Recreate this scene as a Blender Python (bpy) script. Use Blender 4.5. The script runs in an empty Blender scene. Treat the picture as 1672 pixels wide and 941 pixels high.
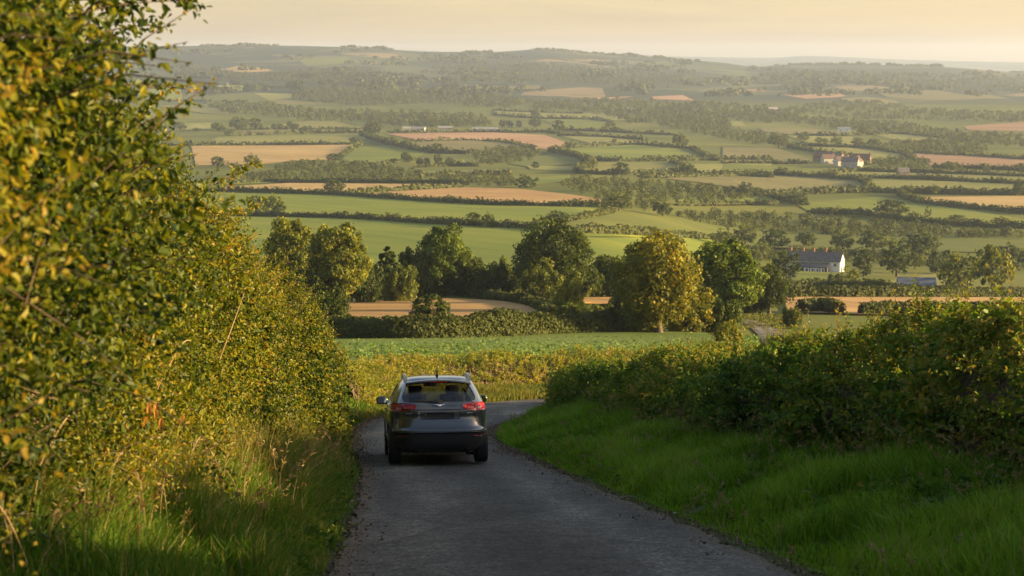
import bpy, bmesh, math, random
import numpy as np
from mathutils import Vector, Matrix
R = math.radians
rng = np.random.default_rng(7)
random.seed(7)
scene = bpy.context.scene
COL = scene.collection

# ------------------------------------------------------------------ camera numbers (photo is 1672 x 941)
IW, IH, F, HOR = 1672.0, 941.0, 3200.0, 105.0
PITCH = math.atan((IH / 2 - HOR) / F)
CP, SP = math.cos(PITCH), math.sin(PITCH)

def ray(px, py):
    px = np.asarray(px, float); py = np.asarray(py, float)
    r = (px - IW / 2) / F; u = (IH / 2 - py) / F
    return np.stack([r, CP + u * SP, -SP + u * CP], -1)

# ------------------------------------------------------------------ noise
def _h(ix, iy, iz, seed):
    n = (ix * 374761393 + iy * 668265263 + iz * 2147483647 + seed * 144269504) & 0xFFFFFFFF
    n = ((n ^ (n >> 13)) * 1274126177) & 0xFFFFFFFF
    n = ((n ^ (n >> 16)) * 2246822519) & 0xFFFFFFFF
    return ((n ^ (n >> 15)) & 0xFFFFFF) / float(0xFFFFFF)
def vnoise(p, seed=0):
    p = np.asarray(p, float); i = np.floor(p).astype(np.int64); f = p - i
    f = f * f * (3 - 2 * f); out = 0
    for dx in (0, 1):
        wx = f[..., 0] if dx else 1 - f[..., 0]
        for dy in (0, 1):
            wy = f[..., 1] if dy else 1 - f[..., 1]
            for dz in (0, 1):
                wz = f[..., 2] if dz else 1 - f[..., 2]
                out = out + wx * wy * wz * _h(i[..., 0] + dx, i[..., 1] + dy, i[..., 2] + dz, seed)
    return out * 2 - 1
def sstep(x): x = np.clip(x, 0, 1); return x * x * (3 - 2 * x)

def pchip(tab):
    xs = np.array([a for a, b in tab], float); ys = np.array([b for a, b in tab], float)
    h = np.diff(xs); d = np.diff(ys) / h; m = np.zeros_like(xs)
    for k in range(1, len(xs) - 1):
        if d[k - 1] * d[k] > 0:
            w1 = 2 * h[k] + h[k - 1]; w2 = h[k] + 2 * h[k - 1]
            m[k] = (w1 + w2) / (w1 / d[k - 1] + w2 / d[k])
    m[0], m[-1] = d[0], d[-1]
    def f(x):
        x = np.asarray(x, float); k = np.clip(np.searchsorted(xs, x) - 1, 0, len(h) - 1)
        t = (x - xs[k]) / h[k]; lo = x < xs[0]; hi = x > xs[-1]; t = np.clip(t, 0, 1)
        y = ((1 + 2 * t) * (1 - t) ** 2 * ys[k] + t * (1 - t) ** 2 * h[k] * m[k] + t * t * (3 - 2 * t) * ys[k + 1] + t * t * (t - 1) * h[k] * m[k + 1])
        return np.where(lo, ys[0] + (x - xs[0]) * m[0], np.where(hi, ys[-1], y))
    return f

# ------------------------------------------------------------------ terrain
NEAR = [(-60, 7.9), (0, -1.6), (15.5, -4.05), (34.4, -7.03), (47, -8.6), (56.5, -9.72), (62, -10.3), (80, -12.1)]
PL = pchip(NEAR + [(152, -21.3), (170, -23.0), (200, -25.4), (240, -28.9), (260, -30.6), (320, -35.2), (420, -42.6), (560, -47.4), (680, -52), (800, -56.3), (980, -61.2), (1200, -65.6), (1450, -68), (1700, -69), (2000, -68.8), (2350, -66), (2750, -60)])
PR = pchip(NEAR + [(150, -21), (200, -27.0), (270, -33), (290, -34.6), (400, -45.6), (480, -52), (560, -58.8), (640, -63), (700, -64.5), (750, -65.6), (860, -66), (940, -66.5), (1080, -67.5), (1260, -69), (1480, -69.4), (1700, -69), (2000, -68.8), (2350, -66), (2750, -60)])
RISE = pchip([(2750, 0), (3300, .14), (3800, .31), (4500, .56), (5200, .90), (5600, 1.0), (6200, .95), (8000, -.1), (16000, -.3)])
RIDGE = pchip([(-2000, 85), (200, 77), (450, 75.5), (600, 79), (700, 85), (800, 85.5), (890, 81), (960, 87), (1080, 95), (1180, 103), (1230, 109), (1300, 105), (1400, 106), (1500, 108), (1600, 114), (1672, 119), (3500, 125)])
FARR = pchip([(-2000, 100), (500, 84), (660, 82.5), (760, 87), (1050, 92), (1150, 93.5), (1250, 95), (1310, 92), (1450, 97), (1600, 101), (1672, 102), (3500, 104)])

# road edges in plan (left, right), from behind the camera round the bend
RL = np.array([(-.1, -12), (-.6, 0), (-1.0, 8), (-1.43, 15.5), (-2.12, 27), (-2.72, 34.4), (-3.12, 38), (-3.42, 41.5), (-3.5, 44.5), (-3.3, 47.5), (-2.5, 51), (-1.1, 54.2), (1.0, 56.9), (4, 58.8), (9, 60.3), (16, 60.8), (30, 60), (60, 60)], float)
RR = np.array([(4.6, -12), (3.5, 0), (2.85, 8), (2.2, 15.5), (1.18, 27), (.36, 34.4), (-.05, 37.2), (-.33, 39.8), (-.36, 42), (-.22, 44.2), (.25, 46.8), (1.2, 49.6), (2.8, 52), (5, 53.8), (9, 55.6), (16, 56.4), (30, 55.8), (60, 55.8)], float)
def resample(P, n):
    d = np.r_[0, np.cumsum(np.linalg.norm(np.diff(P, axis=0), axis=1))]
    t = np.linspace(0, d[-1], n); k = np.clip(np.searchsorted(d, t) - 1, 0, len(P) - 2)
    Q = np.vstack([2 * P[0] - P[1], P, 2 * P[-1] - P[-2]]); u = ((t - d[k]) / (d[k + 1] - d[k]))[:, None]
    p0, p1, p2, p3 = Q[k], Q[k + 1], Q[k + 2], Q[k + 3]
    return .5 * (2 * p1 + (p2 - p0) * u + (2 * p0 - 5 * p1 + 4 * p2 - p3) * u ** 2 + (3 * p1 - p0 - 3 * p2 + p3) * u ** 3)
def crs(P, us):
    k = np.clip(np.floor(us).astype(int), 0, len(P) - 2); u = (us - k)[:, None]
    Q = np.vstack([2 * P[0] - P[1], P, 2 * P[-1] - P[-2]]); p0, p1, p2, p3 = Q[k], Q[k + 1], Q[k + 2], Q[k + 3]
    return .5 * (2 * p1 + (p2 - p0) * u + (2 * p0 - 5 * p1 + 4 * p2 - p3) * u ** 2 + (3 * p1 - p0 - 3 * p2 + p3) * u ** 3)
_us = np.linspace(0, len(RL) - 1, 171)
EL, ER = crs(RL, _us), crs(RR, _us)
CL = (EL + ER) / 2; CW = np.linalg.norm(EL - ER, axis=1) / 2
def roadside(x, y):
    """distance outside the road edge (negative on the road) and side (+1 right, -1 left)"""
    p = np.stack([x, y], -1); D = []
    for E in (EL, ER):
        best = np.full(x.shape, 1e9)
        for k in range(0, len(E) - 1, 2):
            a, b = E[k], E[min(k + 2, len(E) - 1)]; ab = b - a; t = np.clip(((p - a) @ ab) / (ab @ ab + 1e-12), 0, 1); best = np.minimum(best, np.linalg.norm(p - a - t[..., None] * ab, axis=-1))
        D.append(best)
    poly = np.vstack([EL[::2], ER[::-2]]); ins = np.zeros(x.shape, bool)
    for a, b in zip(poly, np.roll(poly, -1, axis=0)):
        if a[1] != b[1]: ins ^= ((a[1] > y) != (b[1] > y)) & (x < (b[0] - a[0]) * (y - a[1]) / (b[1] - a[1]) + a[0])
    d = np.minimum(*D); return np.where(ins, -d, d), np.where(D[1] < D[0], 1, -1)
def H(x, y, road=True):
    x = np.atleast_1d(np.asarray(x, float)); y = np.atleast_1d(np.asarray(y, float))
    r = np.hypot(x, y); w = sstep((r - 60) / 60)
    q = np.where(y < 0, y, y * (1 - w) + r * w)
    px = IW / 2 + F * np.clip(x / np.maximum(y, 1), -2, 2)
    tR = sstep((px - 930) / 370) * sstep((r - 90) / 80)
    z = PL(np.minimum(q, 2750)) * (1 - tR) + PR(np.minimum(q, 2750)) * tR
    ztop = -(RIDGE(px) - HOR) / F * 5600
    zf = np.where(r < 5600, -60 + (ztop + 60) * RISE(r), ztop - 75 * (1 - RISE(r)))
    z = np.where(r > 2750, zf, z)
    zfar = -(FARR(px) - HOR) / F * 12500
    tf = sstep((r - 7500) / 5000); z = np.where(r > 7500, z * (1 - tf) + zfar * tf, z)
    amp = .32 * sstep((r - 280) / 300) + 3.2 * sstep((r - 2500) / 1800) * (1 - sstep((r - 5000) / 500))
    wl = 70 + 260 * sstep((r - 2400) / 1000)
    z = z + amp * vnoise(np.stack([x / wl, y / wl / 1.6, x * 0], -1), 3)
    near = (y < 90) & (np.abs(x) < 75) & (y > -14)
    if road and near.any():
        s, sd = roadside(x[near], y[near]); s = s
        fade = 1 - sstep((np.hypot(x[near], y[near]) - 66) / 16)
        bank = np.where(sd > 0, .46 * sstep((s - .05) / 2.4), .5 * sstep((s - .1) / 1.7) * (1 - .6 * sstep((y[near] - 44) / 10)))
        lump = .05 * vnoise(np.stack([x[near] / .9, y[near] / 1.1, 0 * s], -1), 5) * sstep(s / .8)
        z[near] += np.where(s > 0, bank + lump - .06 * (1 - sstep(s / .12)), -.06 - .05 * sstep(-s / .3)) * fade
    return z
def ground_at(px, py):
    """first terrain point seen through a photo pixel"""
    d = ray(px, py).reshape(-1, 3); n = len(d)
    ts = np.geomspace(8, 15000, 420); out = np.zeros((n, 3))
    X = d[:, None, 0] * ts; Y = d[:, None, 1] * ts; Z = d[:, None, 2] * ts
    G = H(X.ravel(), Y.ravel(), False).reshape(n, -1); below = Z < G
    k = np.where(below.any(1), below.argmax(1), len(ts) - 1); k = np.maximum(k, 1)
    lo, hi = ts[k - 1], ts[k]
    for _ in range(24):
        m = (lo + hi) / 2; b = d[:, 2] * m < H(d[:, 0] * m, d[:, 1] * m, False)
        hi = np.where(b, m, hi); lo = np.where(b, lo, m)
    out = d * hi[:, None]; out[:, 2] = H(out[:, 0], out[:, 1])
    return out
def at_dist(px, py, dist):
    d = ray(px, py); return d / d[..., 1:2] * np.asarray(dist, float)[..., None]

# ------------------------------------------------------------------ objects
def tag(o, label=None, cat=None, group=None, kind=None):
    if label: o['label'] = label
    if cat: o['category'] = cat
    if group: o['group'] = group
    if kind: o['kind'] = kind
    return o
def empty(name, loc, rz=0.0):
    o = bpy.data.objects.new(name, None); COL.objects.link(o); o.location = loc; o.rotation_euler = (0, 0, rz); o.empty_display_size = .3
    return o
def link(name, me, parent=None):
    o = bpy.data.objects.new(name, me); COL.objects.link(o)
    if parent: o.parent = parent
    return o
def mesh(name, V, Fs, mats, tint=None, parent=None, smooth=False, midx=None):
    """V (n,3); Fs list of (m,k) index arrays; tint one value per face"""
    if not isinstance(Fs, (list, tuple)): Fs = [Fs]
    Fs = [np.asarray(f, np.int64) for f in Fs if len(f)]
    me = bpy.data.meshes.new(name); V = np.asarray(V, np.float32)
    me.vertices.add(len(V)); me.vertices.foreach_set('co', V.ravel())
    tot = np.concatenate([np.full(len(f), f.shape[1]) for f in Fs]); idx = np.concatenate([f.ravel() for f in Fs])
    me.loops.add(len(idx)); me.loops.foreach_set('vertex_index', idx.astype(np.int32))
    me.polygons.add(len(tot)); st = np.r_[0, np.cumsum(tot)[:-1]]
    me.polygons.foreach_set('loop_start', st.astype(np.int32))
    for m in (mats if isinstance(mats, (list, tuple)) else [mats]): me.materials.append(m)
    if midx is not None: me.polygons.foreach_set('material_index', np.asarray(midx, np.int32))
    me.polygons.foreach_set('use_smooth', np.full(len(tot), smooth))
    if tint is not None:
        a = me.attributes.new('tint', 'FLOAT', 'FACE'); a.data.foreach_set('value', np.asarray(tint, np.float32))
    me.update(calc_edges=True); me.validate()
    return link(name, me, parent)
def grid_faces(n, m, off=0, closed=False):
    i = np.arange(n - 1)[:, None]; j = np.arange(m if closed else m - 1)[None, :]
    a = i * m + j; b = i * m + (j + 1) % m
    return (np.stack([a, b, b + m, a + m], -1).reshape(-1, 4) + off)
def tube(P, rad, k=6):
    """tapered tube along points"""
    P = np.asarray(P, float); n = len(P); T = np.gradient(P, axis=0); T /= np.linalg.norm(T, axis=1)[:, None] + 1e-9
    up = np.array([.31, .17, .93]); A = np.cross(T, up); A /= np.linalg.norm(A, axis=1)[:, None] + 1e-9; B = np.cross(T, A)
    th = np.arange(k) * 2 * math.pi / k; rad = np.broadcast_to(rad, n)
    V = P[:, None] + rad[:, None, None] * (np.cos(th)[None, :, None] * A[:, None] + np.sin(th)[None, :, None] * B[:, None])
    return V.reshape(-1, 3), grid_faces(n, k, 0, True)
def join(parts):
    Vs, Fs, o = [], [], 0
    for V, Fc in parts:
        Vs.append(V); Fs.append(np.asarray(Fc) + o); o += len(V)
    return np.vstack(Vs), np.vstack(Fs)
def box(c, s):
    c = np.array(c, float); s = np.array(s, float) / 2
    V = c + s * np.array([(x, y, z) for z in (-1, 1) for y in (-1, 1) for x in (-1, 1)], float)
    return V, np.array([(0, 2, 3, 1), (4, 5, 7, 6), (0, 1, 5, 4), (2, 6, 7, 3), (0, 4, 6, 2), (1, 3, 7, 5)])
def unit(v): return v / (np.linalg.norm(v, axis=-1, keepdims=True) + 1e-9)

# ------------------------------------------------------------------ materials
def new_mat(name):
    m = bpy.data.materials.new(name); m.use_nodes = True; nt = m.node_tree; nt.nodes.clear()
    return m, nt, nt.nodes.new('ShaderNodeOutputMaterial')
def N(nt, t, **kw):
    n = nt.nodes.new(t)
    for k, v in kw.items():
        if k in n.inputs: n.inputs[k].default_value = v
        else: setattr(n, k, v)
    return n
def ramp(nt, stops, src=None, interp='LINEAR'):
    n = nt.nodes.new('ShaderNodeValToRGB'); e = n.color_ramp; e.interpolation = interp
    while len(e.elements) < len(stops): e.elements.new(.5)
    for el, (p, c) in zip(e.elements, stops): el.position = p; el.color = (c[0], c[1], c[2], 1) if not np.isscalar(c) else (c, c, c, 1)
    if src is not None: nt.links.new(src, n.inputs[0])
    return n
def mixc(nt, fac, a, b, mode='MIX'):
    n = nt.nodes.new('ShaderNodeMix'); n.data_type = 'RGBA'; n.blend_type = mode
    for s, v in ((n.inputs[0], fac), (n.inputs[6], a), (n.inputs[7], b)):
        if hasattr(v, 'is_linked'): nt.links.new(v, s)
        elif np.isscalar(v): s.default_value = v
        else: s.default_value = (v[0], v[1], v[2], 1)
    return n.outputs[2]
def simple(name, col, rough=.6, metal=0.0, spec=.5, **kw):
    m, nt, out = new_mat(name); b = N(nt, 'ShaderNodeBsdfPrincipled'); b.inputs['Base Color'].default_value = (*col, 1)
    b.inputs['Roughness'].default_value = rough; b.inputs['Metallic'].default_value = metal; b.inputs['Specular IOR Level'].default_value = spec
    for k, v in kw.items(): b.inputs[k.replace('_', ' ')].default_value = v
    nt.links.new(b.outputs[0], out.inputs[0]); return m
def noisy(name, c1, c2, scale, rough=.9, bump=0.0, detail=5):
    m, nt, out = new_mat(name); tc = N(nt, 'ShaderNodeTexCoord'); n = N(nt, 'ShaderNodeTexNoise', Scale=scale, Detail=detail)
    nt.links.new(tc.outputs['Object'], n.inputs['Vector']); r = ramp(nt, [(.35, c1), (.65, c2)], n.outputs[0])
    b = N(nt, 'ShaderNodeBsdfPrincipled', Roughness=rough); nt.links.new(r.outputs[0], b.inputs['Base Color']); b.inputs['Specular IOR Level'].default_value = .25
    if bump:
        bp = N(nt, 'ShaderNodeBump', Strength=bump); nt.links.new(n.outputs[0], bp.inputs['Height']); nt.links.new(bp.outputs[0], b.inputs['Normal'])
    nt.links.new(b.outputs[0], out.inputs[0]); return m
def leafy(name, stops, trans=.35, rough=.5, spec=.35, objcol=False, patch=None):
    """leaf material: the tint of each leaf picks its colour"""
    m, nt, out = new_mat(name); a = N(nt, 'ShaderNodeAttribute', attribute_name='tint')
    c = ramp(nt, stops, a.outputs['Fac']).outputs[0]
    if objcol:
        oi = N(nt, 'ShaderNodeObjectInfo'); c = mixc(nt, 1.0, c, oi.outputs['Color'], 'MULTIPLY')
    b = N(nt, 'ShaderNodeBsdfPrincipled', Roughness=rough); b.inputs['Specular IOR Level'].default_value = spec
    t = N(nt, 'ShaderNodeBsdfTranslucent'); nt.links.new(c, b.inputs['Base Color'])
    tcol = mixc(nt, 1.0, c, (1.25, 1.1, .55), 'MULTIPLY'); nt.links.new(tcol, t.inputs[0])
    mx = N(nt, 'ShaderNodeMixShader'); mx.inputs[0].default_value = trans
    nt.links.new(b.outputs[0], mx.inputs[1]); nt.links.new(t.outputs[0], mx.inputs[2]); nt.links.new(mx.outputs[0], out.inputs[0]); return m

# ------------------------------------------------------------------ foliage geometry
def leaf_cards(pos, ldir, nrm, L, W, r=rng, fold=.25):
    """six-point folded leaves"""
    n = len(pos); S = unit(np.cross(ldir, nrm)); Nn = np.cross(S, ldir); L = np.broadcast_to(L, n)[:, None]; W = np.broadcast_to(W, n)[:, None]
    up = Nn * W * fold
    v = [pos, pos + ldir * L * .28 - S * W * .48 + up, pos + ldir * L * .68 - S * W * .42 + up * .8, pos + ldir * L - Nn * L * .12,
         pos + ldir * L * .68 + S * W * .42 + up * .8, pos + ldir * L * .28 + S * W * .48 + up]
    V = np.stack(v, 1).reshape(-1, 3); o = (np.arange(n) * 6)[:, None]
    Fc = np.stack([o + np.array([0, 1, 2, 3]), o + np.array([0, 3, 4, 5])], 1).reshape(-1, 4)
    return V, Fc
def make_shoots(base, dirn, length, nl, leafL, tint, r=rng, tj=.16, stem=0.0):
    """shoots: a stem carrying alternate leaves; returns leaf V,F,tint and stem parts"""
    n = len(base); j = np.arange(nl); t = (j + .6) / nl
    side = unit(np.cross(dirn, unit(r.normal(size=(n, 3))))); bi = np.cross(dirn, side)
    ang = j * 2.4; droop = np.array([0, 0, -.22])
    P = base[:, None] + dirn[:, None] * (length[:, None, None] * t[None, :, None]) + droop * (length[:, None, None] * t[None, :, None] ** 2)
    rad = np.cos(ang)[None, :, None] * side[:, None] + np.sin(ang)[None, :, None] * bi[:, None]
    ld = unit(dirn[:, None] * .55 + rad * .9 + r.normal(size=(n, nl, 3)) * .25)
    nm = unit(np.array([0, 0, .8]) + dirn[:, None] * .35 + r.normal(size=(n, nl, 3)) * .5)
    sc = (1.15 - .55 * t)[None, :] * r.uniform(.7, 1.2, (n, nl)) * np.broadcast_to(leafL, n)[:, None]
    V, Fc = leaf_cards(P.reshape(-1, 3), ld.reshape(-1, 3), nm.reshape(-1, 3), sc.ravel(), sc.ravel() * .62, r)
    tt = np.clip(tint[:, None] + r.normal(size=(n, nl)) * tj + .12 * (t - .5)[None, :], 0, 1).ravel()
    return V, Fc, np.repeat(tt, 2)
def cards(pos, nrm, size, r=rng):
    """irregular leaf clump faces"""
    n = len(pos); nrm = unit(nrm); A = unit(np.cross(nrm, unit(r.normal(size=(n, 3))))); B = np.cross(nrm, A); s = np.broadcast_to(size, n)[:, None]
    j = lambda: r.uniform(.45, 1.1, (n, 1)) * s * .6
    V = np.stack([pos + A * j() + nrm * s * r.normal(size=(n, 1)) * .18, pos + B * j(), pos - A * j() + nrm * s * r.normal(size=(n, 1)) * .18, pos - B * j()], 1).reshape(-1, 3)
    return V, np.arange(n * 4).reshape(-1, 4)
def blades(pos, h, lean, w, r=rng):
    n = len(pos); h = np.broadcast_to(h, n)[:, None]; a = r.uniform(0, 6.283, n); S = np.stack([np.cos(a), np.sin(a), 0 * a], -1) * np.broadcast_to(w, n)[:, None] / 2
    z = np.array([0, 0, 1.0]); m = pos + z * h * .55 + lean * h * .22; t = pos + z * h * (1 - .25 * np.linalg.norm(lean, axis=1, keepdims=True)) + lean * h * .8
    V = np.stack([pos - S, pos + S, m + S * .75, m - S * .75, t], 1).reshape(-1, 3); o = (np.arange(n) * 5)[:, None]
    return V, [o + np.array([0, 1, 2, 3]), o + np.array([3, 2, 4])]
def surface(stn, nt, disp, sm=3):
    """stations (n,K,3) -> smooth displaced grid and its outward normals"""
    stn = np.asarray(stn, float); n, K, _ = stn.shape
    A = np.stack([crs(stn[:, k], np.linspace(0, n - 1, nt)) for k in range(K)], 1)
    nv = (K - 1) * sm + 1; G = np.zeros((nt, nv, 3)); us = np.linspace(0, K - 1, nv)
    for i in range(nt): G[i] = crs(A[i], us)
    dt = np.gradient(G, axis=0); dv = np.gradient(G, axis=1); Nn = unit(np.cross(dv, dt))
    d = sum(a * vnoise(G / s, q) for a, s, q in disp)
    return G + Nn * d[..., None], Nn
def sample(G, Nn, count, wt, r=rng):
    a = G[1:, :-1] - G[:-1, :-1]; b = G[:-1, 1:] - G[:-1, :-1]
    area = np.linalg.norm(np.cross(a, b), axis=-1) * wt; p = (area / area.sum()).ravel()
    k = r.choice(p.size, count, p=p); i, j = np.unravel_index(k, area.shape); u = r.random((count, 1)); v = r.random((count, 1))
    f = lambda M: (M[i, j] * (1 - u) + M[i + 1, j] * u) * (1 - v) + (M[i, j + 1] * (1 - u) + M[i + 1, j + 1] * u) * v
    return f(G), unit(f(Nn)), (j + v[:, 0]) / area.shape[1], (i + u[:, 0]) / area.shape[0]
# ------------------------------------------------------------------ setting: world, sun, camera, haze
SUN_AZ, SUN_EL = R(91), R(10.6)
EXPO = 1.93
def build_world():
    w = bpy.data.worlds.new('World'); scene.world = w; w.use_nodes = True; nt = w.node_tree; nt.nodes.clear()
    out = N(nt, 'ShaderNodeOutputWorld'); bg = N(nt, 'ShaderNodeBackground', Strength=.078)
    sky = N(nt, 'ShaderNodeTexSky', sky_type='NISHITA'); sky.sun_disc = False; sky.sun_elevation = SUN_EL; sky.sun_rotation = SUN_AZ
    sky.air_density = 1.0; sky.dust_density = 1.2; sky.ozone_density = .6
    warm = mixc(nt, 1.0, sky.outputs[0], (1.07, .96, .91), 'MULTIPLY')
    # thin high cloud streaks; sky dimmed near the horizon, boosted overhead for fill light
    tc = N(nt, 'ShaderNodeTexCoord'); mp = N(nt, 'ShaderNodeMapping'); mp.inputs['Scale'].default_value = (2.2, 2.2, 34)
    nt.links.new(tc.outputs['Generated'], mp.inputs[0]); n1 = N(nt, 'ShaderNodeTexNoise', Scale=2.4, Detail=7, Roughness=.6, Distortion=.6)
    nt.links.new(mp.outputs[0], n1.inputs['Vector']); r1 = ramp(nt, [(.40, (1, 1, 1)), (.60, (.86, .86, .90)), (.75, (1.0, .97, .94))], n1.outputs[0])
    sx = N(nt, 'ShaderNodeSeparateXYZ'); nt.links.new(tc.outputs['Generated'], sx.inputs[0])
    sky_gain = ramp(nt, [(0, (.82, .805, .865)), (.08, (.85, .83, .89)), (.35, (1.05, 1.05, 1.05)), (.8, (1.35, 1.33, 1.3))], sx.outputs['Z'])
    cl = mixc(nt, 1.0, mixc(nt, 1.0, warm, r1.outputs[0], 'MULTIPLY'), sky_gain.outputs[0], 'MULTIPLY')
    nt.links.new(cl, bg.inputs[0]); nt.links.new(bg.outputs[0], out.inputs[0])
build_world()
sd = bpy.data.lights.new('sun', 'SUN'); sd.energy = 5.0; sd.angle = R(.55); sd.color = (1.0, .725, .345)
so = bpy.data.objects.new('sun', sd); COL.objects.link(so)
so.rotation_euler = Vector((-math.sin(SUN_AZ) * math.cos(SUN_EL), -math.cos(SUN_AZ) * math.cos(SUN_EL), -math.sin(SUN_EL))).to_track_quat('-Z', 'Y').to_euler()
cd = bpy.data.cameras.new('camera'); cam = bpy.data.objects.new('camera', cd); COL.objects.link(cam); scene.camera = cam
cd.sensor_width = 36; cd.lens = 36 * F / IW; cd.clip_start = .1; cd.clip_end = 60000
cam.rotation_euler = (math.pi / 2 - PITCH, 0, 0)
cd.dof.use_dof = True; cd.dof.focus_distance = 33; cd.dof.aperture_fstop = 4.8
vs = scene.view_settings; vs.view_transform = 'Standard'; vs.look = 'None'; vs.gamma = 1; vs.exposure = EXPO
scene.render.engine = 'CYCLES'
scene.cycles.max_bounces = 6; scene.cycles.transparent_max_bounces = 8; scene.cycles.use_denoising = True
scene.cycles.volume_bounces = 0; scene.cycles.transmission_bounces = 4; scene.cycles.caustics_reflective = False; scene.cycles.caustics_refractive = False

HAZE = .74e-4
def build_haze():
    V, Fc = box((0, 7100, 20), (29000, 14700, 230))
    m, nt, out = new_mat('haze_air'); v = N(nt, 'ShaderNodeVolumePrincipled')
    v.inputs['Color'].default_value = (.62, .745, 1.0, 1); v.inputs['Density'].default_value = HAZE; v.inputs['Anisotropy'].default_value = .25
    v.inputs['Density Attribute'].default_value = ''
    nt.links.new(v.outputs[0], out.inputs['Volume'])
    o = mesh('haze', V, Fc, m); tag(o, 'pale golden evening haze filling the whole valley', 'haze', kind='stuff')
build_haze()

# ------------------------------------------------------------------ ground
def ground_mat():
    m, nt, out = new_mat('ground_cover'); g = N(nt, 'ShaderNodeNewGeometry'); P = g.outputs['Position']
    ln = N(nt, 'ShaderNodeVectorMath', operation='LENGTH'); nt.links.new(P, ln.inputs[0])
    n1 = N(nt, 'ShaderNodeTexNoise', Scale=.012, Detail=6); nt.links.new(P, n1.inputs['Vector'])
    n2 = N(nt, 'ShaderNodeTexNoise', Scale=3.0, Detail=4); nt.links.new(P, n2.inputs['Vector'])
    near = ramp(nt, [(.3, (.05, .045, .022)), (.62, (.045, .075, .018))], n2.outputs[0]).outputs[0]
    past = ramp(nt, [(.3, (.075, .092, .013)), (.5, (.108, .121, .017)), (.7, (.148, .148, .026))], n1.outputs[0]).outputs[0]
    vo = N(nt, 'ShaderNodeTexVoronoi', Scale=.0062); mp = N(nt, 'ShaderNodeMapping'); mp.inputs['Scale'].default_value = (1, .55, 0)
    n3 = N(nt, 'ShaderNodeTexNoise', Scale=.004, Detail=3); nt.links.new(P, n3.inputs['Vector'])
    wob = mixc(nt, .18, P, n3.outputs['Color'], 'LINEAR_LIGHT'); sc = N(nt, 'ShaderNodeVectorMath', operation='SCALE'); sc.inputs['Scale'].default_value = 1
    nt.links.new(P, mp.inputs[0]); nt.links.new(mp.outputs[0], vo.inputs['Vector'])
    sep = N(nt, 'ShaderNodeSeparateColor'); nt.links.new(vo.outputs['Color'], sep.inputs[0])
    hill = ramp(nt, [(0, (.03, .042, .02)), (.4, (.045, .058, .024)), (.6, (.075, .088, .03)), (.84, (.11, .11, .042)), (.93, (.20, .15, .07))], sep.outputs[0], 'CONSTANT').outputs[0]
    n4 = N(nt, 'ShaderNodeTexNoise', Scale=.0035, Detail=8, Roughness=.65); nt.links.new(P, n4.inputs['Vector'])
    wd = ramp(nt, [(.49, 0.0), (.53, 1.0)], n4.outputs[0]); hill = mixc(nt, wd.outputs[0], hill, (.032, .045, .02))
    a = N(nt, 'ShaderNodeMapRange'); a.inputs[1].default_value = 70; a.inputs[2].default_value = 110; nt.links.new(ln.outputs['Value'], a.inputs[0])
    b = N(nt, 'ShaderNodeMapRange'); b.inputs[1].default_value = 2750; b.inputs[2].default_value = 3150; nt.links.new(ln.outputs['Value'], b.inputs[0])
    c = mixc(nt, a.outputs[0], near, past); c = mixc(nt, b.outputs[0], c, hill)
    bs = N(nt, 'ShaderNodeBsdfPrincipled', Roughness=.95); bs.inputs['Specular IOR Level'].default_value = .1; nt.links.new(c, bs.inputs['Base Color'])
    nt.links.new(bs.outputs[0], out.inputs[0]); return m
def build_ground():
    ang = np.radians(np.r_[np.linspace(-64, -19, 30)[:-1], np.linspace(-19, 19, 340), np.linspace(19, 64, 30)[1:]])
    rr = [1.5]
    while rr[-1] < 14200: rr.append(rr[-1] * 1.0165 if rr[-1] > 20 else rr[-1] + .33)
    rr = np.array(rr); A, Q = np.meshgrid(ang, rr)
    X = Q * np.sin(A); Y = Q * np.cos(A) - 10
    Z = H(X.ravel(), Y.ravel()).reshape(X.shape)
    V = np.stack([X, Y, Z], -1).reshape(-1, 3)
    o = mesh('ground', V, grid_faces(len(rr), len(ang))[:, ::-1], ground_mat(), smooth=True)
    tag(o, 'rolling farmland falling from the lane into a wide valley and up to a far ridge', 'ground', kind='structure')
build_ground()

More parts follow.
